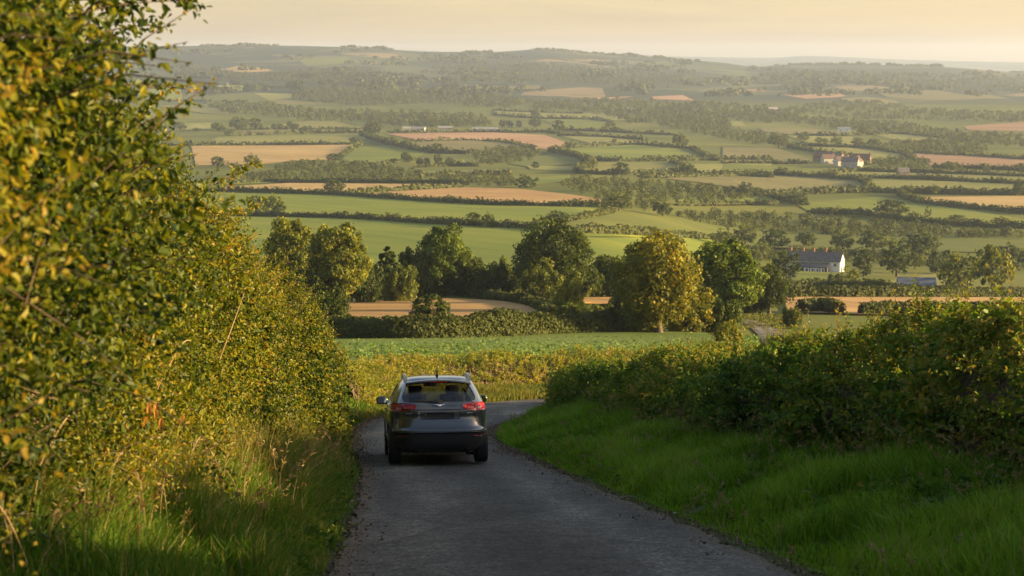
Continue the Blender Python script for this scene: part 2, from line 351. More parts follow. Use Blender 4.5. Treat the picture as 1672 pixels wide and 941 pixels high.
# ------------------------------------------------------------------ fields
def field_mat(name, c1, c2, c3, sx=.02, stripe=(1, .12), bump=0):
    m, nt, out = new_mat(name); g = N(nt, 'ShaderNodeNewGeometry'); P = g.outputs['Position']
    oi = N(nt, 'ShaderNodeObjectInfo'); rot = N(nt, 'ShaderNodeVectorRotate', rotation_type='Z_AXIS')
    mm = N(nt, 'ShaderNodeMath', operation='MULTIPLY'); mm.inputs[1].default_value = 1.4; nt.links.new(oi.outputs['Random'], mm.inputs[0])
    nt.links.new(P, rot.inputs['Vector']); nt.links.new(mm.outputs[0], rot.inputs['Angle'])
    mp = N(nt, 'ShaderNodeMapping'); mp.inputs['Scale'].default_value = (stripe[1], stripe[0], 1); nt.links.new(rot.outputs[0], mp.inputs[0])
    n1 = N(nt, 'ShaderNodeTexNoise', Scale=sx * 4, Detail=5, Roughness=.6); nt.links.new(mp.outputs[0], n1.inputs['Vector'])
    n2 = N(nt, 'ShaderNodeTexNoise', Scale=sx * .6, Detail=3); nt.links.new(P, n2.inputs['Vector'])
    n5 = N(nt, 'ShaderNodeTexNoise', Scale=1.1, Detail=3); nt.links.new(P, n5.inputs['Vector'])
    ad = N(nt, 'ShaderNodeMath', operation='MULTIPLY_ADD'); ad.inputs[1].default_value = .45; nt.links.new(n1.outputs[0], ad.inputs[0])
    m2 = N(nt, 'ShaderNodeMath', operation='MULTIPLY_ADD'); m2.inputs[1].default_value = .4; m2.inputs[2].default_value = 0; nt.links.new(n2.outputs[0], m2.inputs[0])
    m3 = N(nt, 'ShaderNodeMath', operation='MULTIPLY_ADD'); m3.inputs[1].default_value = .15; nt.links.new(n5.outputs[0], m3.inputs[0]); nt.links.new(m2.outputs[0], m3.inputs[2])
    nt.links.new(m3.outputs[0], ad.inputs[2])
    c = ramp(nt, [(.36, c1), (.5, c2), (.64, c3)], ad.outputs[0]).outputs[0]
    sx = N(nt, 'ShaderNodeSeparateXYZ'); nt.links.new(rot.outputs[0], sx.inputs[0]); fm = N(nt, 'ShaderNodeMath', operation='MULTIPLY'); fm.inputs[1].default_value = 1 / 11; nt.links.new(sx.outputs['Y'], fm.inputs[0]); fr = N(nt, 'ShaderNodeMath', operation='FRACT'); nt.links.new(fm.outputs[0], fr.inputs[0])
    tl = ramp(nt, [(0, .62), (.05, .66), (.09, 1.0), (.15, 1.0), (.19, .68), (.24, 1.0)], fr.outputs[0]).outputs[0]; c = mixc(nt, .55, c, tl, 'MULTIPLY')
    hv = N(nt, 'ShaderNodeHueSaturation'); mr = N(nt, 'ShaderNodeMapRange'); mr.inputs[3].default_value = .72; mr.inputs[4].default_value = 1.04
    nt.links.new(oi.outputs['Random'], mr.inputs[0]); nt.links.new(mr.outputs[0], hv.inputs['Value']); nt.links.new(c, hv.inputs['Color'])
    b = N(nt, 'ShaderNodeBsdfPrincipled', Roughness=.9); b.inputs['Specular IOR Level'].default_value = .15; nt.links.new(hv.outputs[0], b.inputs['Base Color'])
    nt.links.new(b.outputs[0], out.inputs[0]); return m
FM = {
    'g': ('pasture_field', field_mat('pasture', (.105, .145, .013), (.155, .188, .015), (.225, .235, .022)), 'green pasture field'),
    'd': ('pasture_field', field_mat('dull_pasture', (.08, .10, .013), (.11, .128, .016), (.15, .155, .022)), 'dull green pasture field'),
    'y': ('meadow_field', field_mat('meadow', (.15, .165, .03), (.20, .20, .04), (.27, .245, .06)), 'yellow green meadow field'),
    'o': ('meadow_field', field_mat('olive_meadow', (.13, .125, .035), (.175, .155, .045), (.22, .185, .06)), 'olive brown grass field'),
    't': ('stubble_field', field_mat('stubble', (.28, .19, .07), (.37, .25, .09), (.45, .31, .12)), 'tan stubble field'),
    'p': ('stubble_field', field_mat('peach_stubble', (.27, .155, .08), (.34, .20, .105), (.39, .245, .13)), 'peach coloured stubble field'),
    'w': ('stubble_field', field_mat('golden_stubble', (.28, .165, .055), (.40, .24, .085), (.50, .32, .13), .06, (1, .05)), 'golden stubble field'),
    'c': ('crop_field', field_mat('crop_ground', (.09, .15, .02), (.15, .205, .024), (.22, .26, .034), .05, (1, .04)), 'green crop field'),
}
FIELDS = [l.split(';') for l in '''
w;in front of the left tree line;545,489 700,488 790,492 870,498 896,513 900,528 545,532
w;beyond the bushes left of the big autumn tree;910,488 1025,487 1025,500 915,499
w;on the right above the shaded hedge;1280,486 1680,487 1680,518 1440,517 1285,512
c;beyond the bend;470,553 700,551 1050,543 1150,546 1290,614 540,614
g;behind the left row of trees;-300,344 560,358 700,366 860,375 960,383 1100,389 1192,391 1192,440 700,470 -300,470
g;under the long tan strip on the left;-260,300 300,313 560,319 700,330 840,337 990,340 998,346 930,362 860,372 700,363 560,356 -260,338
d;left of the copse in the middle;1000,349 1100,356 1180,368 1195,386 1100,385 960,379 880,372 930,362
w;sloping above the green field;562,319 700,310 756,307 834,308 934,319 990,328 992,336 840,334 700,327
t;as a narrow strip beside the lone dark oak;354,307 470,300 700,301 756,303 700,308 560,317 390,312
g;in a bright wedge at the left hedge;340,292 431,296 470,299 354,303
t;wide at the left under the pale green strips;312,239 578,237 545,262 490,262 428,269 320,271
y;above the wide tan field on the left;330,237 357,224 568,220 602,224 585,236
o;in a narrow strip above it;370,222 408,212 488,212 590,211 595,216 500,218
y;bright behind the pale tree row;415,211 485,199 545,199 580,207 500,211
y;at the far left beside the hedge;285,202 344,201 352,212 285,214
d;below the long far wood;562,199 675,199 690,208 592,207
p;large in the middle distance;630,219 760,217 804,217 888,221 928,234 901,245 877,243 827,233 767,229 690,231
o;directly under the peach field;664,233 767,230 827,234 872,244 824,247 767,250 700,249
g;left of the dark copse;562,257 585,241 652,238 702,247 676,262 615,269 558,268
y;as a thin strip above the tan wedge;686,280 794,278 834,281 827,286 690,288
g;high on the left slope;225,147 294,144 300,164 225,166
y;high behind the round trees at left;335,140 400,140 400,149 335,151
y;between the woods on the left slope;412,152 475,153 480,160 440,165
d;curving under the left slope trees;330,158 408,151 441,166 388,184 338,172
y;left of the dark band of wood;250,172 334,171 388,188 340,187
d;in a gap of the far wood;588,166 669,165 672,170 592,171
d;below the gap of the far wood;622,176 702,172 770,174 722,181
t;pale on the far hillside at left;355,115 391,108 431,112 452,117 400,119
d;on the far hillside at left;485,98 562,93 592,103 501,108
o;far under the ridge in the middle;716,145 780,139 834,143 840,150 794,149
o;beneath the ridge hump;798,141 881,140 884,146 802,146
p;small at the foot of the far hill;966,160 1035,158 990,165
p;beside the far wood end;1063,157 1115,156 1134,165 1068,163
p;long and thin under the ridge dip;1165,148 1249,146 1250,151 1170,152
y;bright in the centre under the far wood;805,180 867,184 948,186 956,194 881,193 805,188
y;right of the bright centre field;941,186 1001,184 1022,197 978,197
g;below the bright centre fields;885,196 954,195 990,199 993,211 921,211
d;in a long strip across the centre;919,214 1001,216 1098,221 1095,227 991,223
y;crossing under the long strip;912,222 988,224 1057,234 968,236
g;broad at the centre with a curved top;930,243 1035,237 1098,242 1158,261 978,263 934,254
y;around the pair of lone oaks;958,268 1008,265 1095,266 1114,274 1098,285 1015,285 951,282
y;right of the second lone oak;1115,268 1260,267 1262,285 1122,285
o;under the two lone oaks;1070,291 1202,288 1262,290 1264,315 1229,312 1152,300
d;between the copse and the far oak;861,254 941,258 950,268 867,274 830,268
y;small beside the copse corner;860,271 941,272 935,280 867,279
g;small above the central copse;865,290 948,288 914,299 874,302
g;left of the bright right pasture;1105,326 1262,321 1264,334 1112,336
y;tiny and bright right of the bare slope;1185,199 1211,199 1218,207 1188,207
o;wide at the right under the far belt;1238,209 1316,210 1391,219 1296,221 1246,216
y;behind the scattered oaks at right;1285,222 1391,223 1400,237 1323,236
y;long under the right belt of wood;1421,219 1476,218 1583,230 1520,228 1462,230
y;above the village roofs;1287,240 1384,242 1472,252 1462,262 1404,261 1343,250
p;large at the right edge;1486,250 1680,261 1680,278 1523,273
o;left of the village;1180,240 1258,240 1325,261 1319,267 1180,267
g;below the village on the left;1180,268 1265,272 1343,278 1386,283 1316,286 1180,285
y;right below the village;1324,288 1401,281 1470,283 1466,291 1384,292
y;long at the right below the peach field;1478,283 1680,289 1680,299 1571,296 1476,292
o;broad and brownish right of centre;1180,288 1262,287 1398,295 1420,312 1316,316 1231,314
y;with two round oaks at right;1406,296 1520,296 1680,302 1680,318 1469,317 1436,308
t;pinkish at the right edge;1474,323 1680,321 1680,350 1588,340 1506,332
g;bright and sunlit at right around the broad oak;1300,334 1432,322 1479,328 1680,360 1680,370 1486,361 1364,351 1323,348
d;below the central copse at right;1180,323 1275,324 1290,332 1180,335
o;high under the right ridge;1416,145 1486,143 1556,152 1624,162 1520,165 1450,160
p;far under the right ridge;1272,155 1370,153 1386,159 1316,162
o;next to it under the right ridge;1368,160 1418,159 1474,167 1442,172 1384,166
o;thin at the far right slope;1566,150 1605,153 1650,162 1615,162
d;at the far right below the hill woods;1520,191 1622,193 1660,196 1615,201 1518,198
p;pale at the far right edge;1574,207 1680,199 1680,215 1581,214
d;in a dim strip behind the farmhouse trees;1190,372 1400,382 1680,392 1680,415 1190,405
g;in front of the white farmhouse;1293,444 1368,447 1372,466 1290,468
t;hidden behind the tall left hedge;-260,236 150,240 160,290 -260,296
y;behind the left hedge under the slope;-260,205 210,204 220,228 -260,230
o;behind the left hedge on the slope;-200,165 190,160 200,195 -200,200
g;in the valley behind the left hedge;-300,352 -20,352 -20,346 -300,340
y;sunlit right of the farmhouse bushes;1415,466 1530,448 1560,462 1520,476 1415,476
'''.strip().splitlines()]
def drape(poly, step=2.0, dx=14.0, off=.16):
    P = np.array(poly); y0, y1 = P[:, 1].min(), P[:, 1].max(); n = max(3, int((y1 - y0) / step) + 1); ys = np.linspace(y0 + .02, y1 - .02, n)
    A, B = P, np.roll(P, -1, axis=0); rows = []
    for y in ys:
        m = ((A[:, 1] <= y) & (B[:, 1] > y)) | ((B[:, 1] <= y) & (A[:, 1] > y)); a, b = A[m], B[m]
        xs = a[:, 0] + (y - a[:, 1]) / (b[:, 1] - a[:, 1]) * (b[:, 0] - a[:, 0]); rows.append((xs.min(), xs.max()))
    rows = np.array(rows); nc = max(2, int((rows[:, 1] - rows[:, 0]).max() / dx) + 1); t = np.linspace(0, 1, nc)
    X = rows[:, :1] * (1 - t) + rows[:, 1:] * t; Y = np.repeat(ys[:, None], nc, 1)
    V = ground_at(X.ravel(), Y.ravel()); r = np.hypot(V[:, 0], V[:, 1]); V[:, 2] += off + .00012 * r
    return V, grid_faces(n, nc)[:, ::-1]
for i, (k, where, pts) in enumerate(FIELDS):
    nm, m, what = FM[k]; V, Fc = drape([tuple(map(float, p.split(','))) for p in pts.split()])
    V[:, 2] += .02 * (i % 5); tag(mesh(nm, V, Fc, m, smooth=True), what + ' ' + where, 'field', kind='structure')

# ------------------------------------------------------------------ road
def road_mat():
    m, nt, out = new_mat('worn_asphalt'); g = N(nt, 'ShaderNodeNewGeometry'); P = g.outputs['Position']
    uv = N(nt, 'ShaderNodeAttribute', attribute_name='across'); n1 = N(nt, 'ShaderNodeTexNoise', Scale=26, Detail=7, Roughness=.8); n2 = N(nt, 'ShaderNodeTexNoise', Scale=.7, Detail=5, Roughness=.6)
    n6 = N(nt, 'ShaderNodeTexNoise', Scale=4.5, Detail=7, Roughness=.8); nt.links.new(P, n6.inputs['Vector'])
    mp = N(nt, 'ShaderNodeMapping'); mp.inputs['Scale'].default_value = (1.3, .22, 1); nt.links.new(P, mp.inputs[0]); nt.links.new(mp.outputs[0], n2.inputs['Vector']); nt.links.new(P, n1.inputs['Vector'])
    base = ramp(nt, [(.3, (.050, .045, .039)), (.5, (.074, .067, .058)), (.72, (.125, .113, .098))], n2.outputs[0]).outputs[0]
    fine = ramp(nt, [(.38, .15), (.5, .9), (.62, 2.4)], n1.outputs[0]).outputs[0]; c = mixc(nt, .85, base, fine, 'MULTIPLY')
    vs_ = N(nt, 'ShaderNodeTexVoronoi', Scale=75); nt.links.new(P, vs_.inputs['Vector']); vsp = N(nt, 'ShaderNodeSeparateColor'); nt.links.new(vs_.outputs['Color'], vsp.inputs[0]); stn_ = ramp(nt, [(0, .55), (.6, .95), (.9, 1.3), (1, 2.6)], vsp.outputs[0]).outputs[0]; c = mixc(nt, .55, c, stn_, 'MULTIPLY')
    n8 = N(nt, 'ShaderNodeTexNoise', Scale=14, Detail=4, Roughness=.7); mp8 = N(nt, 'ShaderNodeMapping'); mp8.inputs['Scale'].default_value = (1, .35, 1); nt.links.new(P, mp8.inputs[0]); nt.links.new(mp8.outputs[0], n8.inputs['Vector']); sc8 = ramp(nt, [(.36, .55), (.5, 1), (.66, 1.55)], n8.outputs[0]).outputs[0]; c = mixc(nt, .5, c, sc8, 'MULTIPLY')
    blot = ramp(nt, [(.36, .5), (.6, 1.4)], n6.outputs[0]).outputs[0]; c = mixc(nt, .8, c, blot, 'MULTIPLY')
    # worn wheel tracks, lighter
    tr = ramp(nt, [(0.0, 1.0), (.12, .92), (.26, 1.45), (.42, .78), (.58, .78), (.74, 1.4), (.9, .9), (1.0, .95)], uv.outputs['Fac']).outputs[0]; c = mixc(nt, 1.0, c, tr, 'MULTIPLY')
    # repair patches and cracks
    vo = N(nt, 'ShaderNodeTexVoronoi', Scale=.42); mp2 = N(nt, 'ShaderNodeMapping'); mp2.inputs['Scale'].default_value = (1, .45, 1); nt.links.new(P, mp2.inputs[0]); nt.links.new(mp2.outputs[0], vo.inputs['Vector'])
    sp = N(nt, 'ShaderNodeSeparateColor'); nt.links.new(vo.outputs['Color'], sp.inputs[0])
    pt = ramp(nt, [(0, .8), (.22, 1.0), (.8, 1.0), (.82, 1.35)], sp.outputs[0], 'CONSTANT').outputs[0]; c = mixc(nt, .9, c, pt, 'MULTIPLY')
    vc = N(nt, 'ShaderNodeTexVoronoi', feature='DISTANCE_TO_EDGE', Scale=1.1); n3 = N(nt, 'ShaderNodeTexNoise', Scale=2.5, Detail=4); nt.links.new(P, n3.inputs['Vector'])
    wp = mixc(nt, .25, P, n3.outputs['Color'], 'ADD'); nt.links.new(wp, vc.inputs['Vector'])
    ck = ramp(nt, [(.0, .35), (.012, 1.0)], vc.outputs['Distance']).outputs[0]; msk = ramp(nt, [(.5, 0.0), (.6, .8)], n2.outputs[0]); c = mixc(nt, msk.outputs[0], c, mixc(nt, 1.0, c, ck, 'MULTIPLY'))
    # earth washed over the edges
    ed = ramp(nt, [(0, 1.0), (.07, 0.0), (.93, 0.0), (1, 1.0)], uv.outputs['Fac']); em = N(nt, 'ShaderNodeMath', operation='MULTIPLY'); nt.links.new(ed.outputs[0], em.inputs[0]); r9 = ramp(nt, [(.38, 0.0), (.62, 1.3)], n6.outputs[0]); nt.links.new(r9.outputs[0], em.inputs[1])
    c = mixc(nt, em.outputs[0], c, (.12, .085, .055))
    b = N(nt, 'ShaderNodeBsdfPrincipled', Roughness=.85); b.inputs['Specular IOR Level'].default_value = .22; nt.links.new(c, b.inputs['Base Color'])
    bp = N(nt, 'ShaderNodeBump', Strength=.5, Distance=.02); nt.links.new(n1.outputs[0], bp.inputs['Height']); nt.links.new(bp.outputs[0], b.inputs['Normal']); nt.links.new(b.outputs[0], out.inputs[0]); return m
ROADM = road_mat()
def strip(name, Lp, Rp, nc, lift, m):
    t = np.linspace(0, 1, nc); n = len(Lp)
    wob = .05 * vnoise(np.stack([Lp[:, 0] * 1.7, Lp[:, 1] * 1.7, 0 * Lp[:, 0]], -1), 21) + .03 * vnoise(np.stack([Lp[:, 0] * 6, Lp[:, 1] * 6, 0 * Lp[:, 0]], -1), 22)
    Q = Lp[:, None] * (1 - t[None, :, None]) + Rp[:, None] * t[None, :, None]; dirn = unit(Rp - Lp)
    Q[:, 0] += dirn * wob[:, None]; Q[:, -1] += dirn * wob[:, None] * 1.3
    z = H(Q[..., 0].ravel(), Q[..., 1].ravel(), False).reshape(n, nc)
    z += .035 * np.sin(math.pi * t)[None] + lift
    V = np.concatenate([Q, z[..., None]], -1).reshape(-1, 3); o = mesh(name, V, grid_faces(n, nc), m, smooth=True)
    a = o.data.attributes.new('across', 'FLOAT', 'POINT'); a.data.foreach_set('value', np.tile(t, n).astype(np.float32)); return o
us = np.linspace(0, len(RL) - 1.01, 520)
tag(strip('road', crs(RL, us), crs(RR, us), 15, .0, ROADM), 'narrow worn asphalt lane curving downhill and round the bend', 'road', kind='structure')
a = ground_at([1203, 1216, 1229, 1240, 1250], [523, 531, 540, 551, 570])[:, :2]; b = ground_at([1226, 1252, 1270, 1278, 1284], [523, 530, 539, 550, 570])[:, :2]
tag(strip('road', resample(a, 30), resample(b, 30), 7, .10, ROADM), 'short piece of the same lane showing again beyond the right hedge', 'road', kind='structure')
# ------------------------------------------------------------------ trees, bushes, field hedges, woods
TREE = leafy('tree_leaves', [(0, (.028, .045, .007)), (.35, (.065, .092, .011)), (.6, (.125, .15, .016)), (.85, (.20, .20, .024)), (1, (.28, .24, .04))], 0.36, .6, .2, objcol=True)
HEDGE_FAR = leafy('field_hedge_leaves', [(0, (.04, .052, .010)), (.5, (.075, .09, .014)), (1, (.15, .15, .025))], .25, .7, .2)
BARK = noisy('bark', (.06, .045, .03), (.13, .10, .07), 6)
def crown_mesh(name, H0, W, kind, nbig, nsub, nleaf, leaf, seed):
    """leaf clumps on a hierarchy of boughs; unit tree of height H0 and width W"""
    r = np.random.default_rng(seed); zc = {'oak': .56, 'tall': .56, 'open': .62, 'bush': .48, 'cone': .5}[kind] * H0
    rz = {'oak': .42, 'tall': .42, 'open': .38, 'bush': .46, 'cone': .48}[kind] * H0; rx = W / 2
    k = np.arange(nbig); ph = k * 2.39996 + r.uniform(0, 6); cz = 1 - 2 * (k + .5) / nbig; rr_ = np.sqrt(1 - cz ** 2)
    q = r.uniform(.5, .74, nbig); taper = np.ones(nbig)
    if kind == 'cone': taper = np.clip(1.05 - .55 * (cz + 1) / 2 * 1.5, .25, 1)
    if kind == 'oak': cz = np.where(cz < -.55, cz * .75, cz)
    big = np.stack([np.cos(ph) * rr_ * rx * q * taper, np.sin(ph) * rr_ * rx * q * taper, zc + cz * rz * q * 1.12], 1)
    sb = rx * r.uniform(.30, .46, nbig) * taper * {'open': .72}.get(kind, 1)
    d = unit(r.normal(size=(nbig, nsub, 3)) + unit(big - [0, 0, zc])[:, None] * .7)
    sub = big[:, None] + d * sb[:, None, None] * r.uniform(.6, 1.0, (nbig, nsub, 1)); sr = np.repeat((sb * .50)[:, None], nsub, 1) * r.uniform(.65, 1.25, (nbig, nsub))
    per = max(2, nleaf // (nbig * nsub)); dd = unit(r.normal(size=(nbig, nsub, per, 3)) + np.array([0, 0, .25]) + d[:, :, None] * .35)
    pos = sub[:, :, None] + dd * sr[..., None, None] * r.uniform(.55, 1.12, (nbig, nsub, per, 1)); pos[..., 2] = np.maximum(pos[..., 2], .04 * H0)
    nm = unit(dd + r.normal(size=dd.shape) * .55); P = pos.reshape(-1, 3)
    tt = (.42 + r.normal(size=(nbig, 1, 1)) * .07 + r.normal(size=(nbig, nsub, 1)) * .12 + r.normal(size=(nbig, nsub, per)) * .13).ravel()
    V, Fc = cards(P, nm.reshape(-1, 3), leaf * r.uniform(.6, 1.3, len(P)), r)
    o = mesh(name, V, Fc, TREE, np.clip(tt, 0, 1)); me = o.data; bpy.data.objects.remove(o)
    # trunk and boughs
    tr = []; th = H0 * (.62 if kind != 'bush' else .4); r0 = H0 * {'oak': .034, 'tall': .026, 'open': .022, 'bush': .016, 'cone': .022}[kind]
    s = np.linspace(0, 1, 7); path = np.stack([.03 * H0 * np.sin(s * 3 + seed), .03 * H0 * np.cos(s * 2.2 + seed), th * s], 1); path -= path[0]
    tr.append(tube(path, r0 * (1.25 - s) + r0 * .12 + r0 * .5 * np.exp(-s * 14), 7))
    for b in big[r.permutation(nbig)[:min(nbig, 9)]]:
        a0 = path[r.integers(2, 6)]; mid = (a0 + b) / 2 + np.array([0, 0, -.04 * H0]); tr.append(tube(np.array([a0, mid, b]), np.array([r0 * .5, r0 * .34, r0 * .12]), 5))
    V, Fc = join(tr); o = mesh('trunk', V, Fc, BARK, smooth=True); tm = o.data; bpy.data.objects.remove(o)
    return me, tm, H0, W
NEARP = {  # seen from 150 to 450 m
    'oak': [crown_mesh('crown', 10, 9.5, 'oak', 26, 10, 19000, .30, s) for s in (1, 2)],
    'tall': [crown_mesh('crown', 10, 7, 'tall', 24, 10, 17000, .28, s) for s in (3, 4)],
    'open': [crown_mesh('crown', 10, 9, 'open', 17, 7, 5200, .40, 5)],
    'bush': [crown_mesh('crown', 10, 14, 'bush', 18, 7, 7000, .62, s) for s in (6, 7)],
    'cone': [crown_mesh('crown', 10, 8, 'cone', 20, 8, 9000, .42, 8)],
}
FARP = {
    'oak': [crown_mesh('crown', 10, 12, 'oak', 13, 5, 1500, .85, s) for s in (11, 12, 13)],
    'tall': [crown_mesh('crown', 10, 8, 'tall', 11, 5, 1200, .8, s) for s in (14, 15)],
    'bush': [crown_mesh('crown', 10, 15, 'bush', 11, 5, 1100, 1.0, s) for s in (16, 17)],
    'cone': [crown_mesh('crown', 10, 8, 'cone', 11, 5, 1100, .85, 18)], 'open': [crown_mesh('crown', 10, 9, 'open', 9, 4, 500, .9, 19)],
}
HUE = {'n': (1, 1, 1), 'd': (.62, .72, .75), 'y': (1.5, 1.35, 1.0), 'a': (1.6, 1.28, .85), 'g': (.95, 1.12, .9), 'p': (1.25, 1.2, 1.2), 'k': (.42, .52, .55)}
_n = [0]
def plant_tree(px, py, hp, wp, kind, hue, label, group=None, name=None, sink=.0):
    """a tree whose foot stands at photo pixel (px,py), hp tall and wp wide there"""
    g = ground_at([px], [py])[0]; dist = np.hypot(g[0], g[1]); hgt = hp / F * dist; wid = wp / F * dist
    pool = (NEARP if (dist < 330 and hp > 30) else FARP)[kind]; _n[0] += 1; cm, tm, h0, w0 = pool[_n[0] % len(pool)]
    nm = name or {'oak': 'broad_tree', 'tall': 'upright_tree', 'open': 'open_tree', 'bush': 'bush', 'cone': 'dark_tree'}[kind]
    o = empty(nm, (g[0], g[1], g[2] - .02 * hgt), (_n[0] * 2.1) % 6.28); o.scale = (wid / w0 * 1.04, wid / w0 * 1.04, hgt / h0)
    tag(o, label, 'bush' if kind == 'bush' else 'tree', group)
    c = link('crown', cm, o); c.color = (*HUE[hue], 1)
    link('trunk', tm, o)
    return o
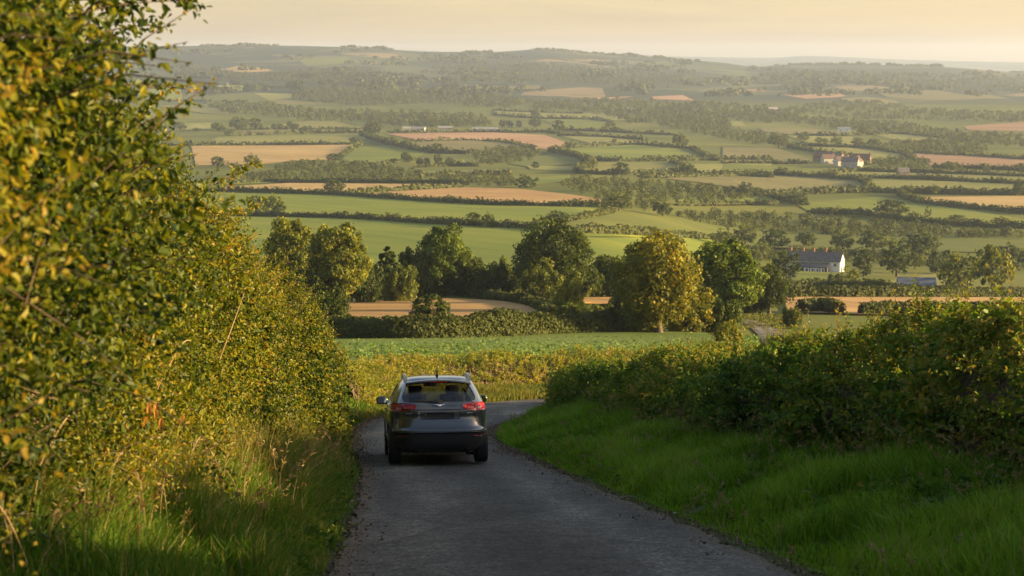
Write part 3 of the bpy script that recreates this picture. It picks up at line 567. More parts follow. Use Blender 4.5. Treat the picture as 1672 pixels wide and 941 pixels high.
TREES = [l.split(';') for l in '''
478;500;142;90;tall;y;yellowish broad tree beside the left hedge, left of its taller pale twin
556;505;145;96;tall;y;pale yellow green broad tree at the left end of the golden stubble
634;492;100;82;cone;k;very dark dense tree between the pale broad tree and the bright upright tree
676;488;86;60;bush;k;dark thicket tree touching the left side of the bright upright tree
724;484;116;82;tall;g;bright green upright tree with sunlit right side behind the stubble
704;551;72;78;open;d;small airy tree standing in the dark hedge before the stubble
541;556;76;66;bush;k;dark round bush where the left hedge meets the dark field hedge
790;484;58;72;bush;d;dark bush right of the bright upright tree
832;482;56;52;bush;n;rounded bush left of the broad dark oak
903;488;122;128;oak;d;broad dark oak in the middle of the tree line
886;497;66;64;bush;n;mid green bush in front of the broad dark oak
928;510;52;52;bush;y;small sunlit bush at the gap of the golden stubble
986;482;64;44;tall;k;dark slim tree right of the broad dark oak
1010;487;72;80;bush;d;shadowy bush behind the left side of the autumn tree
1076;548;166;140;oak;a;big autumn tinted tree with golden leaves in the centre right
1040;546;70;90;bush;n;spreading low bush at the left foot of the autumn tree
1118;546;60;80;bush;a;golden undergrowth at the right foot of the autumn tree
760;482;64;66;bush;d;dark thicket between the bright upright tree and the bushes to its right
808;486;50;60;bush;k;very dark low thicket in the tree line left of the broad dark oak
950;486;56;66;bush;d;dark bush at the right foot of the broad dark oak
1042;486;60;80;bush;k;dark bushes seen behind the autumn tree
595;496;70;60;bush;k;dark undergrowth between the pale broad tree and the very dark tree
515;506;70;90;bush;d;dark undergrowth below the two pale trees beside the left hedge
655;494;62;60;bush;n;mid green undergrowth under the very dark tree
1230;512;50;50;bush;d;dark bush behind the small tree on the lane
1186;532;146;116;tall;g;full green tree right of the autumn tree
1256;514;80;66;oak;k;small dark tree on a clear trunk beside the lane
945;542;48;80;bush;n;low wide bush at the end of the dark field hedge
1000;540;46;60;bush;k;dark bush left under the autumn tree
1182;548;60;64;bush;d;dark green bush under the full green tree
1188;564;38;44;bush;y;small yellow green bush beside the far piece of lane
1292;536;36;34;bush;d;clipped dark bush on the bend of the far lane
1222;470;56;44;bush;d;dark bush behind the full green tree
1098;410;26;40;bush;n;pale bush top behind the autumn tree
910;368;22;34;oak;d;dim tree just above the broad dark oak on the hedge
774;371;24;28;oak;d;left one of two dark trees together on the long hedge
799;373;24;25;oak;d;right one of two dark trees together on the long hedge
669;362;10;24;bush;d;low bush on the long hedge left of the two dark trees
632;358;10;24;bush;d;leftmost low bush on the long hedge below the tan strip
648;361;6;16;bush;d;tiny bush between two larger ones on the long hedge
701;366;6;20;bush;d;tiny bush on the long hedge close left of the two dark trees
420;350;30;36;oak;n;left tree of the round pair beside the left hedge
450;352;32;36;oak;n;right tree of the round pair beside the left hedge
545;318;22;32;oak;d;lone dark oak on the edge of the tan strip
356;274;18;24;oak;d;left tree by the hedge edge under the wide tan field
413;273;20;28;oak;n;round tree under the wide tan field
384;276;10;22;bush;d;low bush beside the round tree under the wide tan field
545;265;14;26;oak;d;round tree at the right tip of the wide tan field
580;236;12;18;oak;d;small round tree at the upper right corner of the wide tan field
608;222;22;28;oak;d;dark tree at the left corner of the peach field
640;235;11;22;bush;d;bush on the diagonal hedge left of the peach field
664;267;19;19;oak;d;round tree standing on the green field left of the dark copse
685;271;12;11;oak;d;first of the row of small trees left of the dark copse
697;271;13;12;oak;d;second of the row of small trees left of the dark copse
715;271;19;14;tall;d;tallest of the row of small trees left of the dark copse
734;271;13;14;oak;d;last of the row of small trees left of the dark copse
714;248;14;22;oak;n;round tree under the lower edge of the peach field
357;217;17;24;oak;n;left tree of the pale row above the tan field
390;213;20;30;oak;n;widest tree of the pale row above the tan field
418;211;18;24;oak;n;right tree of the pale row above the tan field
374;220;9;18;bush;n;low bush inside the pale row above the tan field
447;211;8;8;oak;d;smallest of the four little trees right of the pale row
457;211;9;11;oak;d;second of the four little trees right of the pale row
474;210;12;12;oak;d;third and tallest of the four little trees right of the pale row
483;211;9;10;oak;d;fourth of the four little trees right of the pale row
500;217;11;24;bush;d;bush on the hedge under the four little trees
294;213;14;22;oak;n;tree beside the left hedge level with the pale row
322;214;5;14;bush;d;little bush in the yellow field at far left
354;139;9;14;oak;d;left tree on the skyline of the left slope
384;139;8;17;oak;d;right tree on the skyline of the left slope
407;152;14;20;oak;d;dark tree below the skyline of the left slope
345;151;14;18;oak;d;dark tree at the left under the slope skyline
425;142;7;16;bush;d;low bush on the skyline right of two trees
475;149;15;16;oak;d;left tree at the top end of the far wood
488;151;20;24;oak;d;dark tree at the top end of the far wood
684;210;12;16;oak;d;tree left of the pale barn roof
704;209;14;24;oak;n;wide tree above the peach field
728;208;10;20;oak;n;tree close left of the pale barn roof
60;470;130;100;tall;n;green tree hidden behind the tall left hedge
250;480;120;110;oak;d;dark broad tree behind the tall left hedge
600;82;6;9;oak;d;single tree standing up on the left ridge skyline
874;193;14;15;oak;d;upper tree on the bright centre field edge
874;209;16;20;oak;d;tree below the bright centre field
847;209;12;11;oak;d;middle of three trees right of the pale barn roof
832;209;13;14;oak;d;left of three trees right of the pale barn roof
820;209;14;10;tall;d;slim tree touching the pale barn roof end
912;214;18;20;oak;d;dark tree at the right tip of the peach field
903;219;10;28;bush;d;bush under the dark tree at the peach field tip
930;242;11;24;bush;n;pale bush on the right corner of the peach field
995;215;15;24;oak;n;pale round tree in the field under the centre wood
1111;242;24;28;oak;n;broad tree on the hedge of the green centre field
1003;235;8;8;oak;d;tiny tree in the long yellow strip
1014;286;21;28;oak;d;left lone oak of the two in the yellow field
1124;286;19;28;oak;d;right lone oak of the two in the yellow field
1217;319;20;24;oak;d;lone dark oak at the olive field corner
874;276;12;13;oak;d;small tree in the field by the copse
858;306;19;42;bush;d;wide bush clump left of the central copse
1011;344;27;40;oak;n;sunlit tree in front of the central copse
1052;294;14;24;oak;n;tree at the top end of the central copse
1082;353;24;34;oak;d;dark tree at the lower end of the central copse
1312;231;13;20;oak;n;leftmost of the scattered oaks at right
1337;234;10;13;oak;n;left of a close pair of scattered oaks at right
1347;235;9;13;oak;n;right of a close pair of scattered oaks at right
1366;238;14;20;oak;n;fourth of the scattered oaks at right
1400;239;14;20;oak;n;fifth of the scattered oaks at right
1428;241;15;24;oak;n;last of the scattered oaks, near the belt of wood
1272;241;22;34;oak;n;broad tree at the left end of the olive field above the village
1411;221;14;22;oak;n;tree in front of the far belt at right
1375;259;13;18;oak;n;round tree above the village roofs
1276;287;13;24;oak;d;dark round tree below the village on the left
1550;281;17;22;oak;n;tree under the left end of the right peach field
1567;281;9;14;bush;n;small tree close right of the tree under the peach field
1611;283;12;14;oak;n;small tree under the middle of the right peach field
1668;285;18;22;oak;n;tree at the right edge under the peach field
1540;276;8;14;bush;d;low bush at the left corner of the right peach field
1302;337;22;36;oak;d;dark broad tree left of the bright sunlit pasture
1480;318;15;22;oak;n;left oak of two in the yellow green field at right
1525;318;15;25;oak;n;right oak of two in the yellow green field at right
1666;321;26;24;oak;d;dark tree at the right edge above the pinkish stubble
1455;354;27;52;oak;d;broad dark oak on the bright sunlit pasture
1492;360;13;24;oak;d;smaller tree right of the broad dark oak
1515;359;21;13;open;d;thin tree with a ragged top on the bright pasture
1563;363;12;30;oak;n;rounded tree right of the ragged thin tree
1635;370;15;30;oak;n;rounded tree near the right end of the bright pasture
1364;351;13;32;bush;p;pale bush on the left part of the bright pasture
1265;408;34;46;oak;d;broad dark tree behind the farmhouse, leftmost of its row
1317;403;25;34;oak;d;round tree directly behind the farmhouse roof
1376;409;30;40;oak;n;tree behind the farmhouse gable
1427;410;32;52;oak;n;wide tree behind and right of the farmhouse gable
1505;420;40;64;oak;d;large dark oak in the row right of the farmhouse
1217;400;30;42;oak;n;pale tree at the left end of the farmhouse row
1240;424;30;42;bush;n;bushy tree left below the farmhouse row
1410;452;44;36;tall;d;dark tree standing right beside the farmhouse gable
1464;452;54;54;oak;d;broad dark tree in the middle of the field right of the farmhouse
1494;440;28;30;oak;n;small tree tucked behind the broad dark tree right of the farmhouse
1540;447;37;54;bush;d;shady clump right of the broad dark tree
1566;474;54;68;oak;n;wide grey green tree left of the sunlit tree
1620;478;76;62;oak;y;sunlit yellow green tree at the right above the hedge
1647;434;34;42;oak;d;tree behind and above the sunlit tree at right
1673;434;24;34;oak;d;tree at the right frame edge behind the sunlit tree
1388;472;34;44;bush;y;sunlit bush in front of the farmhouse gable
1364;474;26;32;bush;d;darker bush left of the sunlit one before the farmhouse
1284;458;44;52;oak;k;dark tree beside the left end of the farmhouse
1418;472;14;16;bush;n;tiny shrub right of the sunlit farmhouse bush
1556;478;24;44;bush;n;low bush under the wide grey green tree
1320;476;9;44;bush;d;low dark shrubs below the farmhouse lawn
1180;402;26;38;bush;n;pale tree at the left end of the long dark wood strip
'''.strip().splitlines()]
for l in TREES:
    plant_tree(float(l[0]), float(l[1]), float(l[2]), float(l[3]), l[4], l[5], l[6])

# ---- hedges between the fields: a clumpy core and leaf clumps
def field_hedge(pts, h, w, label, group=None, name='field_hedge', size=None, dens=1.0, m=HEDGE_FAR, tc=.45):
    P = ground_at([p[0] for p in pts], [p[1] for p in pts]); L = np.linalg.norm(np.diff(P[:, :2], axis=0), axis=1).sum()
    dist = np.hypot(P[:, 0], P[:, 1]).mean(); n = int(np.clip(L / max(w * .8, dist * .004), 8, 160)); C = resample(P[:, :2], n)
    T = unit(np.gradient(C, axis=0)); S = np.stack([T[:, 1], -T[:, 0]], 1); z = H(C[:, 0], C[:, 1])
    k1 = vnoise(np.stack([C[:, 0] / (w * 3), C[:, 1] / (w * 3), z * 0], -1), 9); kk = .12 if dist < 330 else .3; hh = h * (1 + kk * k1); ww = w / 2 * (1 + kk * k1)
    prof = [(-1, -.1), (-1.05, .45), (-.75, .85), (0, 1.0), (.75, .85), (1.05, .45), (1, -.1)]
    stn = np.stack([np.concatenate([C + S * (a * ww)[:, None], (z + b * hh)[:, None]], 1) for a, b in prof], 1)
    G, Nn = surface(stn, n * 2, [(w * .14, w * .7, 31), (w * .08, w * .3, 32)], 2)
    size = size or max(.19, dist * .0016); area = L * (2 * h + w)
    cnt = int(np.clip(area * (5.0 if dist < 330 else 2.4) / size ** 2 * dens, 60, 16000))
    o = empty(name, (*C[0], z[0]))
    off = np.array([*C[0], z[0]])
    p, nm, v, u = sample(G, Nn, cnt, 1.0); p = p + nm * rng.uniform(-.35, .45, (cnt, 1)) * size; cl = vnoise(p / (w * 1.3), 33)
    V, Fc = cards(p - off, nm + rng.normal(size=nm.shape) * .6 + [0, 0, .3], size * rng.uniform(.6, 1.3, cnt))
    mesh('foliage', V, Fc, m, np.clip(tc + .2 * cl + rng.normal(size=cnt) * .13, 0, 1), o)
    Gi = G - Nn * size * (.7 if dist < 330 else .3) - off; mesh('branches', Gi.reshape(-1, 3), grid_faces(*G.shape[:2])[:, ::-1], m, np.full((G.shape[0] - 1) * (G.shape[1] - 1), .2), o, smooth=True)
    return tag(o, label, 'hedge', group)
HEDGES = [l.split(';') for l in '''
1.9;1.8;dark clipped hedge between the green crop and the golden stubble;528,557 700,557 900,549 1035,545
1.0;1.3;sloping hedge with a sunlit top at the right end of the golden stubble;732,481 800,489 870,501 905,522
1.5;1.5;low hedge under the left tree line;556,489 640,487 720,484
1.6;1.6;short hedge behind the bushes left of the autumn tree;905,484 960,484 1030,483
1.7;1.6;long trimmed hedge behind the right golden stubble;1288,487 1460,487 1690,487
1.6;1.6;short dark hedge at the near left corner of the right stubble;1306,512 1345,510 1366,514
1.7;1.6;long dark hedge along the near side of the right stubble;1405,515 1500,515 1600,520 1690,520
2.0;1.8;long hedge carrying the two dark trees below the green field;300,350 560,358 700,367 860,375 960,381 1100,388 1194,391
1.8;1.8;hedge rising from the long hedge towards the copse;872,372 930,362 1000,348
2.2;2;dark hedge under the big tan field;562,320 700,330 840,337 992,340
2.2;2;dark hedge under the narrow tan strip on the left;300,313 470,317 562,320
2.2;2.5;hedge behind the tall left hedge across the valley;-280,298 100,304 300,312
2.5;3;hedge above the hidden tan field at left;-280,233 100,237 312,238
2.5;3;hedge running down the slope behind the left hedge;170,240 165,265 175,300
2;2;hedge low in the valley behind the tall left hedge;-300,345 0,347 300,350
2;2;pale hedge between the two tan strips;565,317 640,312 752,306
2.5;3;dark hedge over the narrow tan strip;457,299 560,299 690,300 764,302
2;2;hedge along the bright wedge at the left;356,302 430,298 470,299
2.5;3;dark hedge along the top of the wide tan field;314,238 440,237 580,237
2.5;3;hedge between the pale green strips at left;372,222 500,218.5 602,217
2;3;hedge under the four little trees;385,212 500,211.5 594,212
2;3;pale hedge curving down to the tip of the wide tan field;590,238 572,246 555,258
4;5;overgrown diagonal hedge left of the peach field;592,222 640,237 700,249 765,252
2.5;3;dark hedge over the peach field;632,218 770,216.5 925,217
2;2.5;thin curved hedge across the peach field;664,232 767,230 827,234 874,244
2;2.5;hedge on the green field left of the copse;560,268 620,269 676,262
2.5;3;hedge under the small tree row left of the copse;676,274 740,272 780,272
2.5;3;dark hedge over the thin yellow strip;686,290 760,287 834,286
2.5;3;hedge over the bright centre field;805,181 870,184 950,186.5
2.5;3;hedge under the bright centre field;807,188 880,193.5 956,195 1000,200
3;3;hedge under the green fields of the centre;918,213 1000,216.5 1100,222
2.5;3;hedge over the long yellow strip in the centre;910,222 990,224.5 1058,229
2.5;3;hedge round the top of the broad green centre field;928,241 1035,237 1098,241 1132,243
3;3;dark hedge under the broad green centre field;932,254 980,263.5 1160,262 1262,262
4;5;ragged pale hedge left of the two lone oaks;898,247 945,258 966,270 946,284
3;3;dark hedge running under the two lone oaks;946,284 1015,286 1110,285.5 1180,287 1262,286
2.5;3;hedge between the fields of the two lone oaks;1096,266 1114,273 1100,284
2.5;3;hedge dropping from the broad tree in the centre;1130,243 1150,254 1172,263
2.5;3;thin hedge above the olive centre field;1072,291 1202,288.5 1262,291
3;3;dark hedge running on to the right below the village;1262,286 1398,296 1424,314
3;3;long dark hedge across the right middle distance;1192,318 1316,317 1436,315 1560,318 1690,319
2.5;3;hedge along the pinkish stubble at right;1468,319 1506,333 1588,341 1690,351
2.5;3;hedge under the yellow field above the village;1287,241 1343,250 1404,262
2.5;3;hedge over the fields right of the village;1398,238 1472,252 1494,262
2.5;3;hedge over the right peach field;1486,250 1580,255 1690,262
2.5;3;hedge under the right peach field;1523,274 1600,276 1690,280
2.5;3;hedge right of the village below the belt;1324,288 1400,281 1540,284 1690,290
2.5;3;hedge over the two oaks in the right field;1384,292 1476,292 1571,297 1690,303
2.5;3;hedge left below the village;1180,267.5 1260,268 1322,268
2.5;3;hedge under the scattered oaks at right;1290,238 1360,240 1430,243
2.5;3;hedge at the foot of the far right belt;1296,222 1391,222 1440,219
2.5;3;hedge along the long field under the right belt;1425,221 1480,220 1584,232
2.5;3;hedge falling left of the bright pasture;1230,314 1275,327 1316,336
2.5;2.5;pale hedge under the bright sunlit pasture;1320,349 1400,352 1486,362 1600,371 1690,374
2;2;hedge under the pasture left of the bright one;1105,336 1200,335 1270,334
2;2;low hedge below the farmhouse lawn;1286,474 1340,474 1420,476 1500,478
2.5;3;thin hedge under the high left fields;228,165 300,165 400,168
2.5;3;hedge along the slope skyline at left;335,140 400,140 470,144
'''.strip().splitlines()]
for h, w, lab, pts in HEDGES:
    field_hedge([tuple(map(float, p.split(','))) for p in pts.split()], float(h), float(w), lab, tc=.22 if 'stubble' in lab and float(w) < 2 else .42)

# ---- far woods, each read as one mass of crowns
def wood(poly, label, hp=9, seed=0, dens=1.0, hmul=1.0, tone=.36):
    """crowns over a photo polygon draped on the terrain"""
    r = np.random.default_rng(seed + 100); P = np.array(poly, float); y0, y1 = P[:, 1].min(), P[:, 1].max(); x0, x1 = P[:, 0].min(), P[:, 0].max()
    pos = []; area = .5 * abs(np.dot(P[:, 0], np.roll(P[:, 1], 1)) - np.dot(P[:, 1], np.roll(P[:, 0], 1)))
    cnt = int(area / (hp * hp * .16) * dens) + 4; k = 0
    while len(pos) < cnt and k < 60:
        k += 1; q = np.stack([r.uniform(x0, x1, cnt), r.uniform(y0, y1, cnt)], 1); ins = np.zeros(cnt, bool)
        for a, b in zip(P, np.roll(P, -1, axis=0)):
            c = ((a[1] > q[:, 1]) != (b[1] > q[:, 1])) & (q[:, 0] < (b[0] - a[0]) * (q[:, 1] - a[1]) / (b[1] - a[1] + 1e-9) + a[0]); ins ^= c
        pos += list(q[ins])
    q = np.array(pos[:cnt]); g = ground_at(q[:, 0], q[:, 1]); dist = np.hypot(g[:, 0], g[:, 1]); n = len(g)
    hh = .76 * hp / F * np.minimum(dist, np.median(dist) * 1.15) * r.uniform(.6, 1.25, n) * hmul; ww = hh * r.uniform(.8, 1.3, n)
    per = 64 if hp > 11 else 46
    dd = unit(r.normal(size=(n, per, 3)) + [0, 0, .35]); lob = 1 + .28 * vnoise(dd * 2.2 + np.arange(n)[:, None, None] * 3.7, 41)
    pp = g[:, None] + dd * lob[..., None] * np.stack([ww * .5, ww * .5, hh * .55], -1)[:, None] + np.stack([0 * hh, 0 * hh, hh * .5], -1)[:, None]
    V, Fc = cards(pp.reshape(-1, 3), (dd + r.normal(size=dd.shape) * .28).reshape(-1, 3), np.repeat(ww * (.22 if per > 50 else .27), per), r)
    tt = tone + .10 * r.normal(size=(n, 1)) + .10 * r.normal(size=(n, per)); c0 = g.mean(0)
    o = mesh('distant_wood', V - c0, Fc, HEDGE_FAR, np.clip(tt.ravel(), 0, 1)); o.location = c0
    return tag(o, label, 'wood', kind='stuff')
WOODS = [l.split(';') for l in '''
9;long dark wood curving over the left middle distance;330,174 420,170 520,183 640,186 790,190 806,207 640,203 590,200 500,198 440,190 370,186
8;wood on the left slope below the ridge;470,146 560,146 700,149 800,156 865,167 840,178 700,170 640,172 560,172 480,164
8;dark wood covering the central hill;862,168 1000,164 1120,170 1185,192 1195,207 1160,212 1100,212 1060,200 1030,203 990,190 930,180 870,180
8;wood running right from the central hill;1120,168 1250,176 1310,192 1262,202 1205,198 1180,190
8;dark belt of wood right of the centre;1105,213 1185,209 1262,223 1286,236 1230,236 1180,226
8;long belt of wood across the right;1250,186 1340,196 1450,201 1560,216 1690,224 1690,240 1620,238 1560,230 1450,215 1380,212 1300,204
9;dark wood above the right peach field;1436,236 1560,229 1614,246 1590,256 1520,254 1450,248
6;hazy wood under the far right ridge;1262,183 1340,169 1430,166 1500,180 1690,186 1690,201 1560,198 1420,195 1330,188
9;wood behind the tall left hedge in the valley;-280,300 60,306 280,316 280,322 60,316 -280,310
10;dark bank of trees under the wide tan field;370,270 430,286 482,266 545,267 640,276 690,286 680,296 560,298 440,297 400,294
9;copse in the left centre;768,252 800,246 850,242 884,252 866,264 800,270 772,262
9;tree belt over the big tan field;700,291 760,289 822,290 872,301 820,305 750,302
13;copse in the centre between the fields;905,299 960,292 1030,302 1140,304 1205,318 1262,322 1180,330 1100,332 1060,346 1000,338 940,318
14;long dark strip of wood across the right valley;1100,352 1180,352 1230,354 1400,366 1540,374 1690,384 1690,392 1400,386 1250,380 1190,372 1110,358
9;tree belt behind and right of the village;1400,268 1450,262 1520,262 1512,276 1440,276
9;tree belt between the wood and the pale barn;560,190 640,198 780,200 800,207 690,208 600,204
6;woods on the far slope under the left ridge;260,110 420,122 560,112 700,126 560,138 420,134 280,128
6;woods on the far slope under the ridge hump;700,110 860,104 1040,118 1200,132 1040,140 900,134 760,134
6;dark wood on the far right ridge flank;1240,120 1400,118 1690,132 1690,150 1560,146 1400,140 1300,142 1240,138
12;shady trees behind the left tree line;600,486 660,482 740,484 860,482 860,478 740,474 620,474
11;shady trees behind the farmhouse;1230,420 1290,412 1400,412 1530,424 1690,432 1690,444 1540,438 1420,430 1300,425 1240,430
'''.strip().splitlines()]
for i, (hp, lab, pts) in enumerate(WOODS):
    wood([tuple(map(float, p.split(','))) for p in pts.split()], lab, float(hp), i, 1.0 if float(hp) > 6.5 else .55)
def skyline():
    """tree line along the crest of the far ridge"""
    r = np.random.default_rng(77); az = r.uniform(150, 1672, 1500); q = []
    den = .5 + .5 * vnoise(np.stack([az / 60, az * 0, az * 0], -1), 51); az = az[den > .38]; n = len(az)
    rr_ = r.uniform(5350, 5650, n); x = (az - IW / 2) / F * rr_; z = H(x, rr_); h = r.uniform(4, 9, n) * (.6 + .6 * vnoise(np.stack([az / 25, az * 0, az * 0], -1), 52) ** 2)
    per = 14; dd = unit(r.normal(size=(n, per, 3)) + [0, 0, .4]); g = np.stack([x, rr_, z], -1)
    pp = g[:, None] + dd * (h * .75)[:, None, None] * [1.2, 1, .75] + np.stack([0 * h, 0 * h, h * .35], -1)[:, None]
    V, Fc = cards(pp.reshape(-1, 3), dd.reshape(-1, 3), np.repeat(h * .7, per), r); c0 = g.mean(0)
    o = mesh('distant_wood', V - c0, Fc, HEDGE_FAR, np.clip(.35 + .1 * r.normal(size=n * per), 0, 1)); o.location = c0
    tag(o, 'broken line of trees along the crest of the far ridge', 'wood', kind='stuff')
skyline()
def hillside():
    """hedgerow trees and small woods scattered over the far hill"""
    r = np.random.default_rng(88); n = 5200; px = r.uniform(215, 1672, n); py = 84 + 74 * r.random(n); top = RIDGE(px) + 2
    k = vnoise(np.stack([px / 70, py / 5.5, 0 * px], -1), 53) + .5 * vnoise(np.stack([px / 22, py / 2.5, 0 * px], -1), 54); m = (k > .42) & (py > top); px, py = px[m], py[m]; g = ground_at(px, py)
    g = g[(np.hypot(g[:, 0], g[:, 1]) > 2900) & (np.hypot(g[:, 0], g[:, 1]) < 5700)]; n = len(g); h = r.uniform(5, 10, n); per = 16; dd = unit(r.normal(size=(n, per, 3)) + [0, 0, .4])
    pp = g[:, None] + dd * (h * .8)[:, None, None] * [1.3, 1.3, .7] + np.stack([0 * h, 0 * h, h * .4], -1)[:, None]; V, Fc = cards(pp.reshape(-1, 3), dd.reshape(-1, 3), np.repeat(h * .75, per), r); c0 = g.mean(0)
    o = mesh('distant_wood', V - c0, Fc, HEDGE_FAR, np.clip(.16 + .1 * r.normal(size=n * per), 0, 1)); o.location = c0; tag(o, 'hedgerow trees and small woods dotted over the far hillside', 'wood', kind='stuff')
hillside()
# ------------------------------------------------------------------ roadside hedges and grass
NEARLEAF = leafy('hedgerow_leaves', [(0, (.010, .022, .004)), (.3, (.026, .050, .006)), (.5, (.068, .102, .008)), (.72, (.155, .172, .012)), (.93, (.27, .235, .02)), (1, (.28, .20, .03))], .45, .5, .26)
SHADYLEAF = leafy('bramble_leaves', [(0, (.018, .050, .009)), (.35, (.048, .112, .014)), (.6, (.09, .165, .018)), (.82, (.165, .195, .022)), (1, (.25, .21, .04))], .42, .52, .2)
GOLDLEAF = leafy('golden_hedge_leaves', [(0, (.055, .085, .010)), (.35, (.13, .18, .016)), (.6, (.22, .25, .022)), (.82, (.32, .30, .045)), (1, (.36, .26, .09))], .48, .6, .3)
ORANGE = leafy('orange_leaves', [(0, (.20, .085, .015)), (1, (.34, .17, .03))], .4, .5, .4)
TWIG = noisy('twig', (.045, .033, .02), (.12, .085, .05), 14)
STRAW = leafy('dry_straw', [(0, (.14, .10, .045)), (.5, (.27, .20, .09)), (1, (.40, .31, .16))], .25, .7, .25)
STRAW2 = leafy('yellowing_grass_blades', [(0, (.04, .075, .012)), (.4, (.10, .125, .02)), (.7, (.20, .18, .04)), (1, (.36, .28, .12))], .38, .6, .2)
GRASS = leafy('verge_grass_blades', [(0, (.032, .085, .005)), (.4, (.10, .225, .011)), (.7, (.18, .32, .018)), (.92, (.22, .28, .035)), (1, (.30, .25, .10))], .36, .65, .12)
GRASSL = leafy('rough_grass_blades', [(0, (.022, .065, .006)), (.4, (.055, .145, .010)), (.7, (.10, .19, .016)), (.9, (.19, .17, .035)), (1, (.32, .25, .10))], .36, .65, .12)
def tab(t): f = pchip(t); return lambda d: f(np.asarray(d, float))
def zr(y): return PL(y)
def fan(stn): return np.asarray(stn, float)
def near_hedge(name, stn, label, nt, counts, leafm, weight, leafL, cat='hedge', tone=.45, disp=((.32, 1.3, 61), (.17, .5, 62), (.07, .2, 63)), sm=5, up=.45, length=(.22, .5), nl=10, depth=(-.30, .12), seed=3, core=.30, group=None, tvar=1.0, cut=1.0):
    r = np.random.default_rng(seed); G, Nn = surface(stn, nt, disp, sm); c0 = G[G.shape[0] // 2, 0].copy(); o = empty(name, c0)
    p, nm, v, u = sample(G, Nn, counts, weight(G), r); n = len(p)
    dep = r.uniform(depth[0], depth[1], n); p = p + nm * dep[:, None]
    d = unit(nm * .75 + np.array([0, 0, up]) + r.normal(size=(n, 3)) * .5)
    tn = np.clip(tone + (.16 if tvar > 1 else .05) * vnoise(p / 3.2, 60) + tvar * (.17 * vnoise(p / 1.7, 64) + .12 * vnoise(p / .45, 65)) + r.normal(size=n) * .09 + .12 * (dep > 0), 0, 1)  # on the left hedge, broad tint patches put shade pockets into leaf colour
    ll = leafL(p) if callable(leafL) else np.full(n, leafL); ll = ll * r.choice([.7, 1.0, 1.25], n, p=[.3, .5, .2])
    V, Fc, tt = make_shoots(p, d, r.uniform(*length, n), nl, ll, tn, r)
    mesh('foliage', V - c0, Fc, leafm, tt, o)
    k = r.choice(n, min(n, 2600), replace=False); ts = [tube(np.stack([p[i] - d[i] * .25, p[i] + d[i] * .12, p[i] + d[i] * .34 - [0, 0, .03]]), np.array([.006, .004, .002]), 3) for i in k]
    V, Fc = join(ts); mesh('twigs', V - c0, Fc, TWIG, None, o)
    Gi = (G - Nn * core - c0)[:int(G.shape[0] * cut)]; mesh('branches', Gi.reshape(-1, 3), grid_faces(*Gi.shape[:2])[:, ::-1], TWIG, None, o, smooth=True)
    return tag(o, label, cat, group), G, Nn, c0

# ---- tall left hedge
SIL = tab([(1, -1.9), (3, -1.85), (5, -1.72), (7, -1.75), (9, -1.86), (11, -2.1), (13, -2.25), (15, -2.52), (18, -2.82), (22, -3.08), (26, -3.25), (32, -3.5), (38, -3.9), (42, -4.12), (46, -4.3), (50, -4.35), (56, -4.0)])
BAS = tab([(1, -3.4), (5, -3.3), (9, -3.2), (15, -2.95), (20, -2.95), (27, -3.05), (34, -3.5), (40, -4.15), (45, -4.45), (50, -4.4), (56, -4.0)])
HGT = tab([(1, 3.5), (5, 3.5), (7, 3.5), (9, 3.35), (11, 3.1), (13, 3.1), (18, 3.15), (26, 3.1), (32, 2.75), (38, 2.2), (42, 1.75), (46, 1.3), (50, 1.1), (56, .95)])
stn = []
for d in [1, 3, 5, 7, 9, 11, 13, 15, 18, 22, 26, 30, 34, 38, 42, 46, 50]:
    b, s, h, z0 = float(BAS(d)), float(SIL(d)), float(HGT(d)), float(zr(d)); gz = z0 + .35
    s2 = s + .12 - .24 + .06 * min(1, max(0, (d - 20) / 14)) - .28 * math.exp(-((d - 11.5) / 3) ** 2)
    stn.append([(b + .12, d, gz - .25), ((s2 + b) / 2 - .05, d, gz + h * .16), (s2 - .05, d, gz + (h - .35) * .52), (s2 - .16, d, gz + (h - .35) * .82), (s2 - .65, d + .2, z0 + h - .05), (s2 - 1.5, d + .3, z0 + h + .1), (s2 - 2.3, d + .3, z0 + h * .6)])
stn = np.array(stn); stn = stn[:, ::-1]  # order so normals look to the road
def wl(G):
    a = G[:-1, :-1]; v = np.linspace(1, 0, a.shape[1])[None, :]
    y = a[..., 1]; return np.where(v > .72, .35, 1.0) * np.where(y < 3, .25, 1) * np.where(y < 9, .95, 1.15)
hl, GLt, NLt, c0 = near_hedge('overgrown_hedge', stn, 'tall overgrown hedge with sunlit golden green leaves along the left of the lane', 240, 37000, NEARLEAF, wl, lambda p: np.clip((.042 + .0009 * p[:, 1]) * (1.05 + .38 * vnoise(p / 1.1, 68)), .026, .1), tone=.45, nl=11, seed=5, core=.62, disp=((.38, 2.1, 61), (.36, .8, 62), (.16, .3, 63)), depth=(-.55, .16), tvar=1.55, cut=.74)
r = np.random.default_rng(15)
# leading sprigs that break the outline of the left hedge
p, nm, v, u = sample(GLt, NLt, 2200, np.where((np.linspace(0, 1, GLt.shape[1] - 1)[None] > .18) & (np.linspace(0, 1, GLt.shape[1] - 1)[None] < .62), 1.0, .02) * np.where(GLt[:-1, :-1, 1] < 4.5, .15, 1.0), r)
d = unit(nm * .55 + [0.15, 0, .75] + r.normal(size=p.shape) * .35); L = r.uniform(.25, .75, len(p))
V, Fc, tt = make_shoots(p, d, L, 14, r.uniform(.04, .065, len(p)), np.clip(.6 + r.normal(size=len(p)) * .12, 0, 1), r)
mesh('shoots', V - c0, Fc, NEARLEAF, tt, hl)
V, Fc = join([tube(np.stack([p[i], p[i] + d[i] * L[i] * .5, p[i] + d[i] * L[i] - [0, 0, .2 * L[i]]]), np.array([.005, .004, .0015]), 3) for i in range(len(p))]); mesh('stems', V - c0, Fc, TWIG, None, hl)
